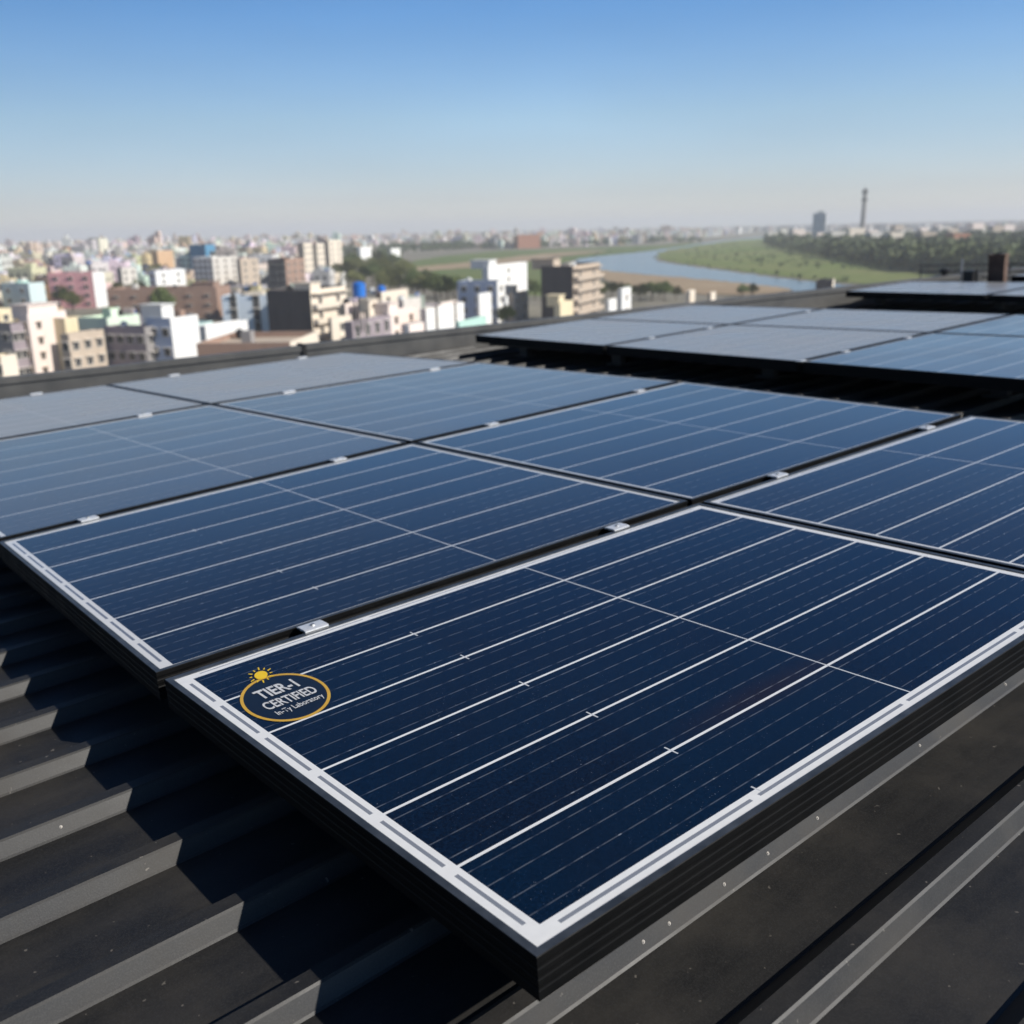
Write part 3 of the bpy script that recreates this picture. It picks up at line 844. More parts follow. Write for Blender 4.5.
heroes = []
def building(name, corner, w1, w2, h, label, cat, left='white', right=None, roofc=None, windows=None, windows_r=None, th=TH, parapet_h=0.9,
             balconies=0, stair=None, tanks=(), group=None, overhang=False, winsize=(1.3, 1.4), base=0.0):
    """corner: ground point of the vertical edge nearest the camera; local -x runs along the camera-facing wall (length w1), +y into depth (w2)"""
    mtx = Matrix.Translation((corner.x, corner.y, base)) @ Matrix.Rotation(-th, 4, 'Z')
    root = empty(name, mtx, label, cat, group)
    ml, mr = P[left], P[right or left]
    b = MB()
    x0, x1, y0, y1, t = -w1, 0.0, 0.0, w2, 0.2
    b.face([(x0, y0, 0), (x1, y0, 0), (x1, y0, h), (x0, y0, h)], ml)
    b.face([(x1, y0, 0), (x1, y1, 0), (x1, y1, h), (x1, y0, h)], mr)
    b.face([(x1, y1, 0), (x0, y1, 0), (x0, y1, h), (x1, y1, h)], ml)
    b.face([(x0, y1, 0), (x0, y0, 0), (x0, y0, h), (x0, y1, h)], ml)
    hi = h - parapet_h
    o = [(x0, y0), (x1, y0), (x1, y1), (x0, y1)]; ii = [(x0 + t, y0 + t), (x1 - t, y0 + t), (x1 - t, y1 - t), (x0 + t, y1 - t)]
    for k in range(4):
        j = (k + 1) % 4
        b.face([(*o[k], h), (*o[j], h), (*ii[j], h), (*ii[k], h)], mr)
        b.face([(*ii[k], h), (*ii[j], h), (*ii[j], hi), (*ii[k], hi)], ml)
    b.build('wall', root)
    r = MB(); r.face([(*p, hi) for p in ii], roofc or M['roofdeck'])
    if overhang: r.box(x0 - 0.5, y0 - 0.5, h, x1 + 0.5, y1 + 0.5, h + 0.25, mr)
    r.build('roof', root)
    fl = max(1, int(round(h / 3.2)))
    fh = (h - parapet_h) / fl
    wm_ = window_mesh(*winsize, 'offwhite' if left not in ('white', 'palepink') else 'tan')
    def facade(nw, length, side):
        for f in range(fl):
            for i in range(nw):
                s = (i + 0.5) * length / nw
                z = f * fh + fh * 0.32
                if side == 0: mm = Matrix.Translation((-s, -0.003, z))
                else: mm = Matrix.Translation((0.003, s, z)) @ Matrix.Rotation(rad(90), 4, 'Z')
                link('window', wm_, root, mm)
    if windows: facade(windows, w1, 0)
    if windows_r: facade(windows_r, w2, 1)
    if balconies:
        for f in range(1, fl + 1):
            z = f * fh - 0.02
            bb = MB()
            bb.box(0.004, 0.3, z, 1.3, w2 - 0.3, z + 0.16, mr)
            if f < fl: bb.box(1.2, 0.3, z + 0.16, 1.3, w2 - 0.3, z + 1.0, mr); bb.box(0.004, 0.3, z + 0.16, 1.2, 0.4, z + 1.0, mr)
            bb.build('balcony', root)
    if stair:
        sx_, sy_, sw, sd, sh = stair
        q = MB(); q.box(-sx_ - sw, sy_, hi + 0.01, -sx_, sy_ + sd, hi + sh, mr); q.box(-sx_ - sw - 0.3, sy_ - 0.3, hi + sh, -sx_ + 0.3, sy_ + sd + 0.3, hi + sh + 0.18, mr)
        q.build('stair_room', root)
    hr_ = random.Random(int(abs(corner.x) * 7 + h * 31))
    if not tanks and w1 > 4 and w2 > 5 and r is not None and cat != 'shed' and corner.length < 800:
        tanks = [(hr_.uniform(1.2, max(1.3, w1 - 1.2)), hr_.uniform(1.2, max(1.3, w2 - 1.5)), hr_.choice(('black', 'black', 'white')), hr_.uniform(.6, .95)) for _ in range(hr_.choice((1, 2)))]
    if w1 > 5 and w2 > 6 and corner.length < 800:
        for _ in range(hr_.choice((1, 2))):
            q = MB(); qx, qy = -hr_.uniform(1.5, w1 - 2.5), hr_.uniform(1.5, w2 - 3.0); qw, qh = hr_.uniform(1.4, 2.6), hr_.uniform(1.3, 2.4)
            q.box(qx - qw / 2, qy, hi + 0.011, qx + qw / 2, qy + hr_.uniform(1.2, 2.4), hi + qh, P[hr_.choice(('offwhite', 'cream', 'brick', 'grey'))])
            q.build('roof_shed', root)
    for tx, ty, kind, s in tanks:
        link('water_tank', tank_mesh(kind), root, Matrix.Translation((-tx, ty, hi + 0.02)) @ Matrix.Scale(s, 4))
    return root

def hero(name, ul, uc, ur, v, h, label, cat='house', depth=None, short=None, dist=None, **kw):
    """place a building by the picture columns of its left end, near corner and right end, and the height of its roof line"""
    th = kw.get('th', TH)
    d = px_dir(uc, v)
    dep = -d.z / math.hypot(d.x, d.y)
    r = (CAM_H - h) / dep if dist is None else dist
    hd = Vector((d.x, d.y)).normalized()
    Pc = hd * r
    def xs(u): 
        e = px_dir(u, v); return e.x / e.y
    xl = xs(ul)
    w1 = (Pc.x - xl * Pc.y) / (math.cos(th) + xl * math.sin(th))
    if ur is not None:
        xr = xs(ur); den = math.sin(th) - xr * math.cos(th)
        w2 = (xr * Pc.y - Pc.x) / den if den > 0.02 else 12
    else: w2 = 10
    if depth: w2 = depth
    w2 = max(3.0, min(w2, 45))
    bp_ = project((Pc.x, Pc.y, 0))
    heroes.append(dict(u0=ul, u1=ur or uc, v0=v, v1=bp_[1], dist=r, P=Pc, w=max(w1, w2), short=short or label, w1=w1, w2=w2, th=th))
    return building(name, Pc, w1, w2, h, label, cat, **kw)

H = hero
H('house', -12, 0, 15, 356, 8.5, 'small cream block at the bottom left corner, lowest at the parapet', left='yellow', right='cream', windows=2, short='bottom left cream block')
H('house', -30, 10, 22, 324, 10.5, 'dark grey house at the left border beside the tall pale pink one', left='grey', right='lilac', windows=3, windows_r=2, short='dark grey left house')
H('house', 18, 27, 66, 314, 12.0, 'tall pale pink plaster house with a wide capped roof room', left='palepink', right='palepink', windows=1, windows_r=2, stair=(0.3, 0.6, 4.0, 7.0, 2.3), short='tall pale pink house', winsize=(0.9, 1.2))
H('house', 50, 64, 81, 318, 10.8, 'pale yellow house squeezed behind the tall pale pink one', left='yellow', right='yellow', short='pale yellow house')
H('house', 60, 68, 104, 334, 9.4, 'tan two storey house with rows of square dark windows', left='tan', right='tan', windows=1, windows_r=3, short='tan windowed house')
H('apartment_building', 104, 144, 152, 327, 9.8, 'grey flat roofed apartment house with four windows per floor', 'apartments', left='lilac', right='grey', windows=4, windows_r=1, tanks=((3, 4, 'white', .8), (7, 3, 'white', .9)), short='grey windowed apartments')
H('apartment_building', 146, 170, 198, 318, 11.2, 'bright white slab building with a stair tower and balconied front in a blue grey shade tone', 'apartments', left='bluegrey', right='white', windows=2, stair=(2.0, 0.4, 4.5, 3.2, 3.0), short='white slab building')  # shade of the front is put into its blue grey colour
H('house', -10, -2, 11, 309, 9.5, 'bright yellow house cut by the left border', left='yellow', right='yellow', windows_r=1, short='yellow left house')
H('house', 196, 290, 306, 342, 9.2, 'brown flat roofed house behind the parapet, below the white terrace', left='brick', right='cream', depth=17, th=rad(4), roofc=P['tan'], short='brown low house')
H('house', 196, 205, 256, 326, 8.0, 'low white terrace house in front of the pale blue one', left='white', right='white', roofc=P['white'], depth=14, short='white terrace house')
H('warehouse', 106, 216, 222, 287, 9.5, 'long brown brick block with a raised corner, behind the white slab building', 'warehouse', left='brick', right='brick', windows=6, stair=(1.0, 1.0, 7.0, 6.0, 2.2), short='long brown brick block', winsize=(1.1, 0.7), th=rad(2), depth=14)
H('house', 221, 267, 272, 295, 10.5, 'pale blue white house with one tall dark stair window', left='bluewhite', right='white', windows=2, short='pale blue house', winsize=(1.6, 3.0), th=rad(0), depth=10)
H('apartment_building', 266, 310, 346, 290, 13.5, 'tall building with a blank dark side wall and cream balconies on its sunny side', 'apartments', left='dark', right='cream', windows_r=2, balconies=1, stair=(0.5, 1.0, 4, 4, 2.2), tanks=((7, 3, 'black', 1.0),), short='dark walled balcony building')  # shade of the left wall is put into its dark colour
H('house', 340, 345, 377, 304, 11.0, 'cream house with a blue roof tank right of the dark walled building', left='tan', right='palepink', windows_r=2, tanks=((2.0, 4.0, 'black', 1.0),), short='cream tank house')
H('water_tank', 352, 357, 364, 284, 13.8, 'big bright blue square tank up among the cream roofs', 'tank', left='blue', right='blue', dist=150, depth=1.6, short='big blue tank') if False else None
H('house', 376, 381, 408, 292, 11.5, 'brown roofed cream house with a small blue tank on top', left='brick', right='cream', windows_r=2, tanks=((1.5, 3.0, 'blue', 1.3), (4.0, 3, 'white', 1.0)), short='small blue tank house')
H('house', 344, 352, 398, 322, 9.5, 'shaded mauve house with a row of arched dark openings', left='lilac', right='lilac', windows_r=4, depth=15, short='mauve arched house', winsize=(1.5, 2.0))
H('house', 383, 388, 418, 311, 9.5, 'pale pink cube house with a flat white roof', left='palepink', right='palepink', windows_r=2, roofc=P['white'], stair=(0.4, 1, 3, 4, 2.2), short='pale pink cube house')
H('shop_house', 420, 426, 464, 309, 9.5, 'white shop house with rust coloured vertical piers', 'shop', left='palepink', right='white', windows_r=2, short='white shop house', winsize=(0.9, 3.2))
H('house', 404, 409, 424, 325, 8.5, 'little white washed annex in front of the white shop house', left='white', right='palepink', short='little white annex')
H('shed', 455, 459, 506, 322, 8.0, 'long shed with a mint green roof just above the parapet', 'shed', left='mint', right='mint', roofc=P['mint'], depth=14, parapet_h=0.3, short='mint green shed')
H('apartment_building', 457, 497, 505, 281, 12.0, 'shaded blue grey apartment house with a blue window strip', 'apartments', left='bluegrey', right='white', windows=3, windows_r=1, short='blue grey apartments')  # bluish shade of the left wall is put into its colour
H('house', 476, 479, 503, 294, 10.0, 'bright white two storey wing against the blue grey apartments', left='white', right='white', depth=8, short='bright white wing')
H('house', 364, 369, 386, 309, 10.0, 'cream house with open roof columns left of the pale pink cube', left='tan', right='cream', windows_r=2, stair=(0.5, 1, 2.5, 4, 2.4), depth=9, short='cream column house')
H('house', 398, 403, 416, 300, 10.5, 'off white house with a white roof tank behind the pale pink cube', left='offwhite', right='offwhite', windows_r=1, tanks=((1.5, 2, 'white', 1.0),), depth=9, short='off white tank house')
H('house', 437, 441, 458, 303, 9.0, 'off white house behind the white shop house', left='offwhite', right='palepink', windows_r=1, depth=9, short='off white back house')
H('house', 328, 331, 346, 318, 9.0, 'tan narrow house under the cream balconies', left='tan', right='cream', windows_r=1, depth=8, short='narrow tan house')
H('apartment_building', 482, 488, 527, 266, 14.5, 'tall bright white apartment block behind the blue grey one', 'apartments', left='white', right='white', windows_r=1, stair=(0.5, 2, 6, 6, 2.4), short='tall white block')
H('house', 508, 513, 546, 293, 8.5, 'low beige house left of the dark tower block', left='tan', right='cream', windows_r=2, depth=12, stair=(1, 2, 4, 4, 2.5), short='low beige house')
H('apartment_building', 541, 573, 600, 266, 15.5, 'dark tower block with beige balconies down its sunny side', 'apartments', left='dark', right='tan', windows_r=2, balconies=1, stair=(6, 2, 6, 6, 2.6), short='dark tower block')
H('house', 554, 560, 586, 303, 8.5, 'yellow house with a flat roof in front of the dark tower block', left='yellow', right='yellow', stair=(0.6, 1, 3, 4, 2.4), depth=10, short='yellow flat roofed house')
H('house', 606, 609, 620, 300, 8.5, 'small white cube house beside the taller white one', left='white', right='white', depth=7, short='small white cube house')
H('house', 618, 622, 636, 289, 10.5, 'narrow tall white house near the sand bank', left='white', right='white', windows_r=1, depth=9, short='narrow tall white house')
H('house', 686, 690, 703, 291, 7.0, 'small cream house among the bank trees, left one of two', left='cream', right='cream', depth=8, short='left bank house')
H('house', 708, 711, 722, 293, 6.5, 'small cream house among the bank trees, right one of two', left='tan', right='cream', depth=8, short='right bank house')
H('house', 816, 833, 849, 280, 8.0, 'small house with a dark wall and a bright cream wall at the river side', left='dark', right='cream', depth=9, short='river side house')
# middle distance
H('apartment_building', 47, 92, 104, 272, 13.0, 'pink apartment house with a white end wall', 'apartments', left='pink', right='white', windows=3, short='pink apartment house', th=rad(6))
H('house', 0, 28, 44, 283, 11.0, 'pale aqua house with a low green dome at the far left', left='aqua', right='aqua', windows=2, short='pale aqua house')
H('apartment_building', 192, 212, 237, 257, 15.0, 'white apartment block with a dark grid of windows above the brown brick block', 'apartments', left='white', right='offwhite', windows=4, windows_r=3, short='white grid block')
H('apartment_building', 236, 240, 258, 259, 15.0, 'slim tan building between the white grid block and the dark grid block', 'apartments', left='tan', right='tan', windows_r=2, short='slim tan building')
H('apartment_building', 267, 285, 304, 259, 15.5, 'dark brown building with a grid of balconies below the cream towers', 'apartments', left='dark', right='brick', windows=3, windows_r=3, short='dark grid block')
H('house', 148, 155, 185, 271, 11.5, 'pale blue and white house above the brown brick block', left='bluegrey', right='white', windows=1, windows_r=2, short='blue white house')
H('house', 116, 121, 136, 268, 12.0, 'off white house with dark windows right of the pink apartment house', left='grey', right='offwhite', windows_r=2, short='off white house')
for k, (a, b_, c_, v, h) in enumerate(((297, 303, 312, 240, 20), (312, 316, 324, 242, 19.5), (323, 328, 341, 238, 21))):
    H('tower_block', a, b_, c_, v, h, ('cream tower block, left one of the three above the dark grid building', 'slim cream tower block, middle one of the three', 'cream tower block, right and tallest one of the three')[k], 'apartments', left='tan', right='cream', windows_r=2, dist=560 + 10 * k, short='cream tower block', group='three cream tower blocks')
H('apartment_building', 188, 204, 214, 237, 20, 'blue walled building near the horizon above the white grid block', 'apartments', left='blue', right='blue', dist=620, short='blue walled building')
H('apartment_building', 150, 156, 172, 243, 17, 'orange brown building near the left horizon', 'apartments', left='orange', right='orange', dist=640, short='orange building')
H('apartment_building', 357, 360, 371, 246, 15, 'white block alone at the edge of the wood near the horizon', 'apartments', left='white', right='white', dist=720, short='white block by the wood')
H('apartment_building', 388, 391, 400, 247, 13, 'small off white block in front of the wood right of the white one', 'apartments', left='offwhite', right='white', dist=760, short='small block by the wood')
# loose blue box tank on the roof next door, drawn as a thing of its own
tkp = px_dir(359, 289); kk = 178 / math.hypot(tkp.x, tkp.y)
tq = Vector((tkp.x * kk, tkp.y * kk, CAM_H + tkp.z * kk))
tb = empty('water_tank', Matrix.Translation((tq.x, tq.y, tq.z - 1.3)) @ Matrix.Rotation(-TH, 4, 'Z'), 'big bright blue water tank on stilts among the cream roofs', 'tank')
c = MB(); c.prism([(1.1 * math.cos(t * math.pi / 8), 1.1 * math.sin(t * math.pi / 8)) for t in range(16)], 0, 2.1, M['tank_blue']); c.build('tank', tb)
c = MB(); c.lathe([(1.15, 2.1), (1.15, 2.2), (0.5, 2.5), (0.0, 2.55)], M['tank_blue'], 16); c.build('lid', tb)
for x in (-.7, .7):
    for y in (-.7, .7):
        c = MB(); c.box(x - .12, y - .12, -6.0, x + .12, y + .12, -0.001, M['concrete']); c.build('leg', tb)
dome = MB(); dome.lathe([(2.4 * math.cos(t * math.pi / 16), 1.4 * math.sin(t * math.pi / 16)) for t in range(9)], P['mint'], 18)
aq = [o for o in COL.objects if o.get('label', '').startswith('pale aqua house')][0]
link('dome', dome.mesh('dome'), aq, Matrix.Translation((-8, 5, 10.6)))

# landmarks on the far bank
def at_dist(u, r):
    d = px_dir(u, horizon(u)); h = Vector((d.x, d.y)).normalized(); return h * r
tw = empty('tower', Matrix.Translation((*at_dist(863, 1450), 0)), 'tall thin grey tower rising above the right horizon', 'tower')
c = MB(); c.lathe([(4.2, 0), (3.2, 26), (2.7, 52), (2.4, 60)], P['grey'], 16); c.build('shaft', tw)
c = MB(); c.lathe([(2.4, 50), (4.0, 52), (4.0, 54), (2.4, 54.1)], P['dark'], 16); c.build('gallery', tw)
c = MB(); c.lathe([(2.4, 60), (3.6, 60.1), (3.6, 65), (2.0, 66), (0.4, 66.5), (0.3, 69), (0, 69)], P['dark'], 16); c.build('head', tw)
pc = at_dist(826, 1350)
building('high_rise', pc, 16, 12, 36, 'blue grey high rise on the far bank left of the thin tower', 'high rise', left='bluegrey', right='white', windows=4, windows_r=3, stair=(3, 2, 8, 7, 3.5), group=None)
def far_hero(u, r, w, h, lab, left, right, n='apartment_building'):
    heroes.append(dict(u0=u - 10, u1=u + 10, v0=225, v1=240, dist=r, P=at_dist(u, r), w=w, short='far bank', w1=w, w2=w, th=TH))
    building(n, at_dist(u, r), w, w * .8, h, lab, 'apartments', left=left, right=right, th=rad(-14))
far_hero(866, 1250, 20, 18, 'cream block at the foot of the thin tower', 'cream', 'yellow')
far_hero(832, 1220, 17, 14, 'off white block below the blue grey high rise', 'palepink', 'offwhite')
far_hero(812, 1400, 16, 13, 'pale pink block left of the blue grey high rise', 'palepink', 'palepink')
far_hero(905, 1000, 14, 15, 'small cream house in the far woodland, left of the red roofed row', 'cream', 'cream')
far_hero(938, 960, 14, 15, 'small tan house in the far woodland, middle of three', 'tan', 'cream')
far_hero(972, 900, 15, 14, 'small red walled house in the far woodland near the chimney', 'terracotta', 'terracotta')
far_hero(953, 1500, 20, 16, 'off white block on the right horizon above the woodland', 'offwhite', 'white')
far_hero(985, 1480, 17, 20, 'tall pale block on the right horizon over the chimney', 'palepink', 'white')
far_hero(540, 1350, 30, 17, 'salmon coloured block in the far town beyond the field', 'terracotta', 'palepink')

frg = random.Random(21)
for k_ in range(24):
    u_ = 690 + k_ * 14.2 + frg.uniform(-5, 5)
    if abs(u_ - 863) < 9 or abs(u_ - 824) < 12: continue
    if u_ < 770: continue
    far_hero(u_, frg.uniform(1150, 1700), frg.uniform(10, 17), frg.uniform(12, 19), 'pale hazy block of the far bank town above the woodland', frg.choice(('offwhite', 'palepink', 'tan')), frg.choice(('white', 'offwhite', 'cream', 'white')))
for o_ in COL.objects:
    if str(o_.get('label', '')).startswith('pale hazy block of the far bank'): o_['group'] = 'pale blocks of the far bank town'
# ---- filler houses
PAL = [('white', (0.78, 0.76, 0.73)), ('off white', (0.62, 0.58, 0.52)), ('cream', (0.66, 0.54, 0.39)), ('tan', (0.46, 0.35, 0.25)), ('grey', (0.38, 0.36, 0.34)),
       ('pale pink', (0.72, 0.58, 0.52)), ('pale blue', (0.60, 0.64, 0.69)), ('pale yellow', (0.66, 0.54, 0.30)), ('brown brick', (0.24, 0.14, 0.10)), ('terracotta', (0.40, 0.20, 0.13)), ('aqua', (0.60, 0.65, 0.63))]
PW = [0.36, 0.22, 0.16, 0.07, 0.07, 0.05, 0.03, 0.02, 0.02, 0.012, 0.006]
ROOFC = (0.42, 0.39, 0.35)
class CityMesh:
    def __init__(self): self.v, self.f, self.c, self.uv = [], [], [], []
    def quad(self, pts, col, uv):
        n = len(self.v); self.v += pts; self.f.append((n, n + 1, n + 2, n + 3)); self.c += [(*col, 1)] * 4; self.uv += uv
    def box(self, cx, cy, z0, w, d, h, th, col, roof, win=True):
        ct, s = math.cos(-th), math.sin(-th)
        P4 = [(cx + x * ct - y * s, cy + x * s + y * ct) for x, y in ((-w / 2, -d / 2), (w / 2, -d / 2), (w / 2, d / 2), (-w / 2, d / 2))]
        L = (w, d, w, d)
        for i in range(4):
            j = (i + 1) % 4
            l = L[i] if win else 0.0
            hh = h if win else 0.0
            self.quad([(*P4[i], z0), (*P4[j], z0), (*P4[j], z0 + h), (*P4[i], z0 + h)], col, [(0, 0), (l, 0), (l, hh), (0, hh)])
        self.quad([(*p, z0 + h) for p in P4], roof, [(0, 0)] * 4)
    def house(self, cx, cy, w, d, h, th, col, rng, rich=False):
        roof = tuple(x * rng.uniform(0.7, 1.5) for x in ROOFC) if rng.random() < .7 else tuple(min(.75, x * 1.0) for x in col)
        self.box(cx, cy, 0, w, d, h, th, col, roof)
        ct, s = math.cos(-th), math.sin(-th)
        loc = lambda x, y: (cx + x * ct - y * s, cy + x * s + y * ct)
        if rng.random() < 0.7:
            x, y = rng.uniform(-.28, .28) * w, rng.uniform(-.28, .28) * d
            self.box(*loc(x, y), h, w * .28, d * .3, 2.4, th, col, roof, False)
        if rng.random() < 0.6:           # a neighbouring wing of another height
            k = rng.uniform(0.5, 1.25)
            wc = rng.choice(((.74, .72, .68), (.66, .62, .56), tuple(min(.8, c * 1.1) for c in col), (.5, .42, .34)))
            x, y = rng.choice(((-.62, .1), (.55, .2), (.1, -.6), (-.2, .6)))
            self.box(*loc(x * w, y * d), 0, w * rng.uniform(.4, .6), d * rng.uniform(.4, .6), h * k, th, wc, roof)
        if rich:
            t = 0.22
            for x, y, ww, dd in ((0, -d / 2 + t / 2, w, t), (0, d / 2 - t / 2, w, t), (-w / 2 + t / 2, 0, t, d - 2 * t), (w / 2 - t / 2, 0, t, d - 2 * t)):
                self.box(*loc(x, y), h, ww, dd, 0.9, th, col, col, False)
            for _k in range(rng.choice((1, 2, 3, 4))):
                x, y = rng.uniform(-.38, .38) * w, rng.uniform(-.38, .35) * d
                tc = rng.choice([(0.02, .02, .02), (.02, .02, .02), (.7, .7, .7), (.02, .16, .5)])
                q_ = rng.uniform(.6, 1.7); self.box(*loc(x, y), h, q_, q_ * rng.uniform(.6, 1.6), rng.uniform(.8, 2.0), th, tc, tc, False)
    def build(self, name):
        me = bpy.data.meshes.new(name)
        me.from_pydata(self.v, [], self.f)
        ca = me.color_attributes.new('paint', 'FLOAT_COLOR', 'CORNER')
        ca.data.foreach_set('color', np.array(self.c, dtype=np.float32).ravel())
        uvl = me.uv_layers.new(name='wall')
        uvl.data.foreach_set('uv', np.array(self.uv, dtype=np.float32).ravel())
        me.materials.append(M['facade']); me.update()
        return link(name, me)
rng = random.Random(5)
def in_poly(u, v, poly):
    c = False
    for (x0, y0), (x1, y1) in zip(poly, poly[1:] + poly[:1]):
        if (y0 > v) != (y1 > v) and u < (x1 - x0) * (v - y0) / (y1 - y0) + x0: c = not c
    return c
OPEN = [[(330, 262), (385, 247), (500, 249), (640, 244), (760, 232), (1100, 230), (1100, 300), (640, 300), (600, 290), (470, 282), (430, 300), (340, 286)],  # wood, field, river
        [(640, 250), (1100, 232), (1100, 320), (640, 320)]]
def town_density(u, v, r):
    hv = horizon(u)
    dv = v - hv
    if r > 9000: return 0
    if u < 330: return 1.0 if dv > 3.5 else 0.6
    for o in OPEN:
        if in_poly(u, v, o): return 0
    if v > 275: return 1.0 if u < 610 else 0.0
    if u < 640: return 0.8 if dv > 6 else 0.45
    if u < 780: return 0.55 if dv > 3 else 0.3
    if 2.0 < dv < 19: return 0.75
    return 0.3
cands = []
g_ = 12.5
ct, st_ = math.cos(TH), math.sin(TH)
for i in range(-140, 140):
    for j in range(6, 210):
        step = g_
        x, y = i * step + (6 if i % 4 == 0 else 0) + rng.uniform(-2, 2), j * step + rng.uniform(-2, 2)
        X, Y = x * ct + y * st_, -x * st_ + y * ct
        r = math.hypot(X, Y)
        if Y < 80 or r < 125 or r > 2600: continue
        pr = project((X, Y, 0))
        if pr is None or pr[0] < -40 or pr[0] > 1064: continue
        u, v = pr
        if rng.random() > town_density(u, v, r) * 0.95: continue
        cands.append((r, X, Y, u, v))
cands.sort()
far = CityMesh()
count = 0
labels_used = {}
ONES = ['', 'one', 'two', 'three', 'four', 'five', 'six', 'seven']
pending = []
for r, X, Y, u, v in cands:
    w, d = rng.uniform(6.5, 11.5), rng.uniform(6.5, 11.5)
    fl = rng.choices([1, 2, 3, 4, 5], [0.10, 0.30, 0.34, 0.2, 0.06])[0]
    if r < 260: fl = min(fl, 3)
    h = fl * 3.2 + 0.6
    if r > 700 and rng.random() < 0.06: h *= 1.5
    ci = rng.choices(range(len(PAL)), PW)[0]
    col = tuple(min(.82, x * rng.uniform(0.85, 1.1)) for x in PAL[ci][1])
    pt = project((X, Y, h + 2.5))
    hw = (w + d) * 0.5 * FPX / r * 0.62
    bad = False
    for he in heroes:
        ccx, ccy = he['P'].x - he['w1'] / 2 * math.cos(he['th']) + he['w2'] / 2 * math.sin(he['th']), he['P'].y + he['w1'] / 2 * math.sin(he['th']) + he['w2'] / 2 * math.cos(he['th'])
        if math.hypot(X - ccx, Y - ccy) < (max(he['w1'], he['w2']) + max(w, d)) * 0.52: bad = True; break
        if r < he['dist'] + 2 and u + hw > he['u0'] and u - hw < he['u1']:
            if pt[1] < he['v0'] + 0.6 * (min(he['v1'], 380) - he['v0']): bad = True; break
    if bad: continue
    # houses must not hide the open wood and field in the middle
    if v > 255 and 335 < u < 640 and pt[1] < 288: continue
    if r < 420 and u > 600: continue
    th = rng.choice((rad(20), rad(8), rad(-4), rad(3))) + rng.uniform(-.06, .06)
    # only houses that can be seen above the parapet become things
    seen = pt[1] < 379 - 0.108 * u + 2
    if not seen: continue
    if count < 238 and r < 900:
        count += 1
        hm = CityMesh(); hm.house(0, 0, w, d, h, th, col, rng, True)
        o = hm.build('house'); o.location = (X, Y, 0)
        pending.append((o, r, u, pt[1], PAL[ci][0], fl))
    else:
        far.house(X, Y, w, d, h, th, col, rng, False)
# far town beyond the single houses: too many and too small to count
for _ in range(5200):
    u = rng.uniform(-40, 1064)
    r = 2400 + 5600 * rng.random() ** 1.3
    p2 = at_dist(u, r); pr = project((p2.x, p2.y, 0))
    if rng.random() > town_density(u, pr[1], r): continue
    ci = rng.choices(range(len(PAL)), PW)[0]
    s = rng.uniform(1.0, 1.6)
    far.box(p2.x, p2.y, 0, 13 * s, 13 * s, rng.uniform(6, 17), TH + rng.uniform(-.3, .3), PAL[ci][1], ROOFC)
tag(far.build('distant_town'), 'countless tiny hazy houses spread out to the horizon', 'town', kind='stuff')
# labels: singled out by colour, height and the nearest named building, far look-alikes share one
for o, r, u, vt_, cn, fl in pending:
    o['category'] = 'house'
    best = min(heroes, key=lambda he: (abs((he['u0'] + he['u1']) / 2 - u) + 1.5 * abs(he['v0'] - vt_)) + (500 if he['short'] == 'far bank' else 0))
    mid = (best['u0'] + best['u1']) / 2
    rel = 'left of' if u < best['u0'] else 'right of' if u > best['u1'] else ('behind' if r > best['dist'] else 'in front of')
    lab = f"{cn} {ONES[fl]} storey house {rel} the {best['short']}"
    labels_used.setdefault(lab, []).append((o, r, u))
ORD = ['nearest', 'second nearest', 'third nearest', 'fourth nearest', 'fifth nearest']
for lab, lst in labels_used.items():
    if len(lst) == 1:
        lst[0][0]['label'] = lab; lst[0][0]['group'] = 'flat roofed town houses'
    else:
        lst.sort(key=lambda t: t[1])
        if len(lst) <= 5:
            for k, (o, r, u) in enumerate(lst):
                o['label'] = f"{lab}, {ORD[k]} of the {['two','three','four','five'][len(lst)-2]}"; o['group'] = 'flat roofed town houses'
        else:
            for o, r, u in lst: o['label'] = lab; o['group'] = lab + 's'

# ------------------------------------------------------------------ trees
def tree_meshes(seed, leaf, nclump=260, r=3.4, hgt=7.5):
    rg = random.Random(seed)
    t = MB()
    t.tube((0, 0, 0), (0.1, 0.05, hgt * 0.42), 0.26, 0.17, M['bark'])
    tips = []
    for k in range(6):
        a = k * 1.05 + rg.uniform(-.3, .3); l = rg.uniform(1.4, 2.6)
        p1 = Vector((0.1, 0.05, hgt * rg.uniform(0.30, 0.42))); p2 = p1 + Vector((math.cos(a) * l, math.sin(a) * l, rg.uniform(0.9, 2.4)))
        t.tube(p1, p2, 0.10, 0.04, M['bark'], 5); tips.append(p2)
    c = MB()
    lobes = [(p + Vector((rg.uniform(-.5, .5), rg.uniform(-.5, .5), rg.uniform(0, .8))), rg.uniform(1.2, 1.9)) for p in tips] + [(Vector((0.1, 0, hgt * .72)), r * .6), (Vector((rg.uniform(-.8, .8), rg.uniform(-.8, .8), hgt * .86)), r * .42)]
    for lc, lr in lobes:
        for _ in range(nclump):
            d = Vector((rg.gauss(0, 1), rg.gauss(0, 1), rg.gauss(0, 1))).normalized()
            p = lc + d * lr * (rg.random() ** 0.35) * Vector((1, 1, .85)).length / 1.65
            e = Vector((rg.gauss(0, 1), rg.gauss(0, 1), rg.gauss(0, 1))).normalized()
            f = e.orthogonal().normalized(); s = rg.uniform(0.14, 0.30)
            c.face([p + e * s, p + f * s * .7, p - e * s, p - f * s * .7], leaf)
    return t.mesh('trunk'), c.mesh('crown')
TREES = [tree_meshes(k, M['leaf'] if k % 2 else M['leaf2']) for k in range(4)]
trg = random.Random(9)
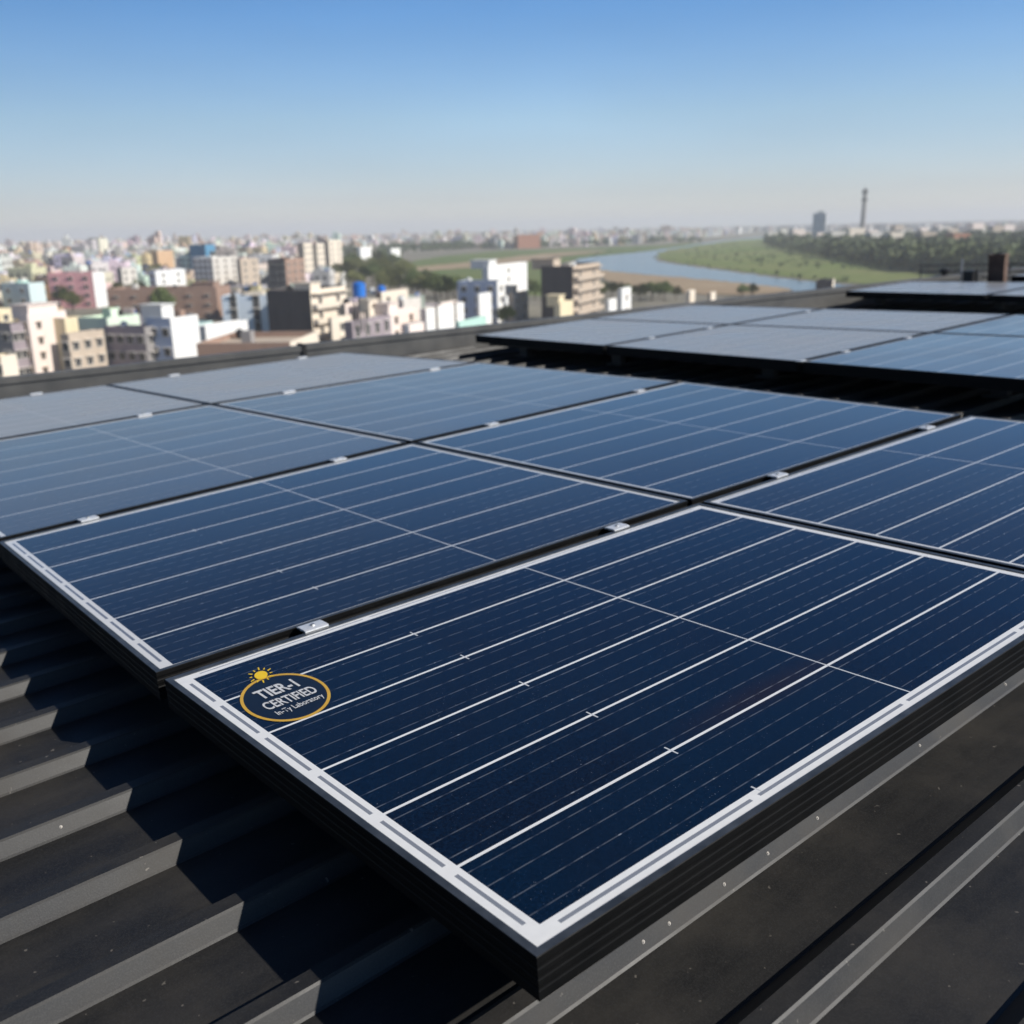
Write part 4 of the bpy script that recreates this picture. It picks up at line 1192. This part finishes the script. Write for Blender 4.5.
def tree(u, v, hm, label, group, k=None, r=None):
    p = ground(u, v) if r is None else Vector((*at_dist(u, r), 0))
    k = trg.randrange(4) if k is None else k
    s = hm / 8.0
    root = empty('tree', Matrix.Translation((p.x, p.y, 0)) @ Matrix.Rotation(trg.uniform(0, 6.28), 4, 'Z') @ Matrix.Diagonal((s * trg.uniform(1.0, 1.25), s * trg.uniform(1.0, 1.25), s, 1)), label, 'tree', group)
    link('trunk', TREES[k][0], root); link('crown', TREES[k][1], root)
# named trees
tree(82, 327, 9, 'tall green tree between the pink apartment house and the brown brick block', 'town trees', 1, 215)
tree(93, 330, 8, 'green tree at the foot of the brown brick block', 'town trees', 3, 230)
tree(74, 328, 6, 'dark bushy tree behind the pale yellow house', 'town trees', 0, 225)
tree(110, 266, 9, 'dark tree rising right of the pink apartment house', 'town trees', 2, 420)
tree(505, 318, 6.5, 'bush like tree right of the mint green shed', 'town trees', 1, 262)
tree(497, 318, 5, 'low dark tree at the end of the mint green shed', 'town trees', 0, 268)
wood_px = [(345, 282, 11), (360, 278, 12), (372, 284, 11), (352, 270, 12), (385, 280, 13), (395, 272, 12), (405, 283, 12), (412, 295, 10), (424, 300, 10), (436, 303, 11), (448, 303, 10), (455, 300, 9), (430, 290, 8), (444, 292, 7), (414, 284, 8), (378, 268, 12), (366, 264, 11), (398, 262, 11), (341, 274, 11), (334, 286, 10), (390, 290, 11), (355, 290, 9), (460, 296, 8), (404, 272, 8), (350, 276, 11), (365, 287, 10), (372, 275, 11), (383, 293, 9), (392, 286, 9), (400, 294, 9), (418, 297, 9), (441, 298, 9), (452, 296, 8), (340, 268, 11), (358, 264, 11), (370, 260, 11), (384, 262, 11), (392, 267, 10), (412, 278, 7), (426, 281, 6.5)]
WL = ['by the cream towers', 'in the middle of the wood', 'at the front edge of the wood', 'at the wood edge facing the field']
for k, (u, v, h) in enumerate(wood_px):
    tree(u, v, h, 'dark green tree in the thick wood between the cream towers and the field', 'trees of the thick town wood')
bank = [(598, 300, 6, 'round'), (612, 298, 6, 'broad'), (628, 300, 6, ''), (640, 302, 6.5, ''), (652, 300, 6.5, ''), (664, 301, 7, ''), (676, 300, 5, ''), (645, 296, 5, ''), (605, 294, 5, ''), (620, 295, 5, ''), (660, 298, 6, ''), (742, 298, 5, ''), (752, 297, 5, ''), (535, 300, 7, ''), (530, 294, 6, ''), (526, 292, 6, ''), (590, 292, 8, '')]
for u, v, h, _ in bank:
    tree(u, v, h, 'round dusty green tree on the near river bank by the sand', 'trees along the near river bank')
# scattered town trees
for _ in range(26):
    u = trg.uniform(0, 330); r = trg.uniform(330, 900)
    p2 = at_dist(u, r)
    tree(u, 0, trg.uniform(7, 11), 'dark tree crown poking up between the far left rooftops', 'trees between the left rooftops', r=r)
# hedges along the far town and the woodland of the far bank: one mass, not countable
def wood(name, pxpolys, n, label, hmin, hmax, seed):
    rg = np.random.default_rng(seed); V, F = [], []
    rnd = random.Random(seed)
    for _ in range(n):
        while True:
            poly = rnd.choice(pxpolys)
            u = rnd.uniform(min(p[0] for p in poly), max(p[0] for p in poly)); v = rnd.uniform(min(p[1] for p in poly), max(p[1] for p in poly))
            if in_poly(u, v, poly): break
        P0 = ground(u, v); H_ = rnd.uniform(hmin, hmax) * rnd.choice((.7, 1, 1, 1.15)); R_ = H_ * rnd.uniform(.34, .66)
        m_ = 44
        d = rg.normal(size=(m_, 3)); d /= np.linalg.norm(d, axis=1)[:, None]
        c = np.array([P0.x, P0.y, H_ * .58]) + d * np.array([R_, R_, H_ * .42]) * (rg.random((m_, 1)) ** .3)
        e = rg.normal(size=(m_, 3)); e /= np.linalg.norm(e, axis=1)[:, None]
        f = np.cross(e, rg.normal(size=(m_, 3))); f /= np.linalg.norm(f, axis=1)[:, None]
        s = R_ * rg.uniform(.14, .36, (m_, 1))
        q = np.stack([c + e * s, c + f * s, c - e * s, c - f * s], 1)
        n0 = len(V)
        V += q.reshape(-1, 3).tolist(); F += [(n0 + 4 * i, n0 + 4 * i + 1, n0 + 4 * i + 2, n0 + 4 * i + 3) for i in range(m_)]
    me = bpy.data.meshes.new(name); me.from_pydata(V, [], F); me.materials.append(M['leaf_far']); me.update()
    tag(link(name, me), label, 'woodland', kind='stuff')
wood('woodland', [[(765, 243), (800, 241), (900, 240), (1060, 239), (1060, 284), (960, 276), (915, 272), (860, 264), (800, 254), (768, 247)]], 2600, 'dark hazy woodland behind the river meadow on the far bank', 7, 12, 3)
wood('far_trees', [[(330, 250), (420, 247), (520, 246), (640, 243), (700, 240), (700, 243), (640, 245), (520, 249), (420, 252), (340, 257)], [(-30, 250), (330, 246), (330, 236.5), (-30, 243)], [(330, 236), (640, 231), (640, 236), (330, 242)], [(420, 248), (520, 243), (640, 241), (640, 244), (520, 247.5), (420, 252)]], 2000, 'hazy belts of trees between the far town houses', 6, 10, 4)
wood('bank_scrub', [[(664, 261), (712, 268), (762, 274.5), (812, 280.5), (857, 284.5), (857, 283), (812, 279), (762, 273), (712, 266.5), (664, 259.5)], [(592, 257), (620, 252.2), (650, 249.4), (690, 244.2), (740, 238), (740, 237), (690, 243), (650, 248), (620, 251), (590, 255.5)], [(660, 256), (690, 249), (740, 243), (900, 252), (900, 270), (800, 268), (700, 262)]], 330, 'low scrub along the meadow shore of the river', 0.9, 2.6, 6)
print('houses', count, 'candidates', len(cands), 'objects', len(COL.objects))
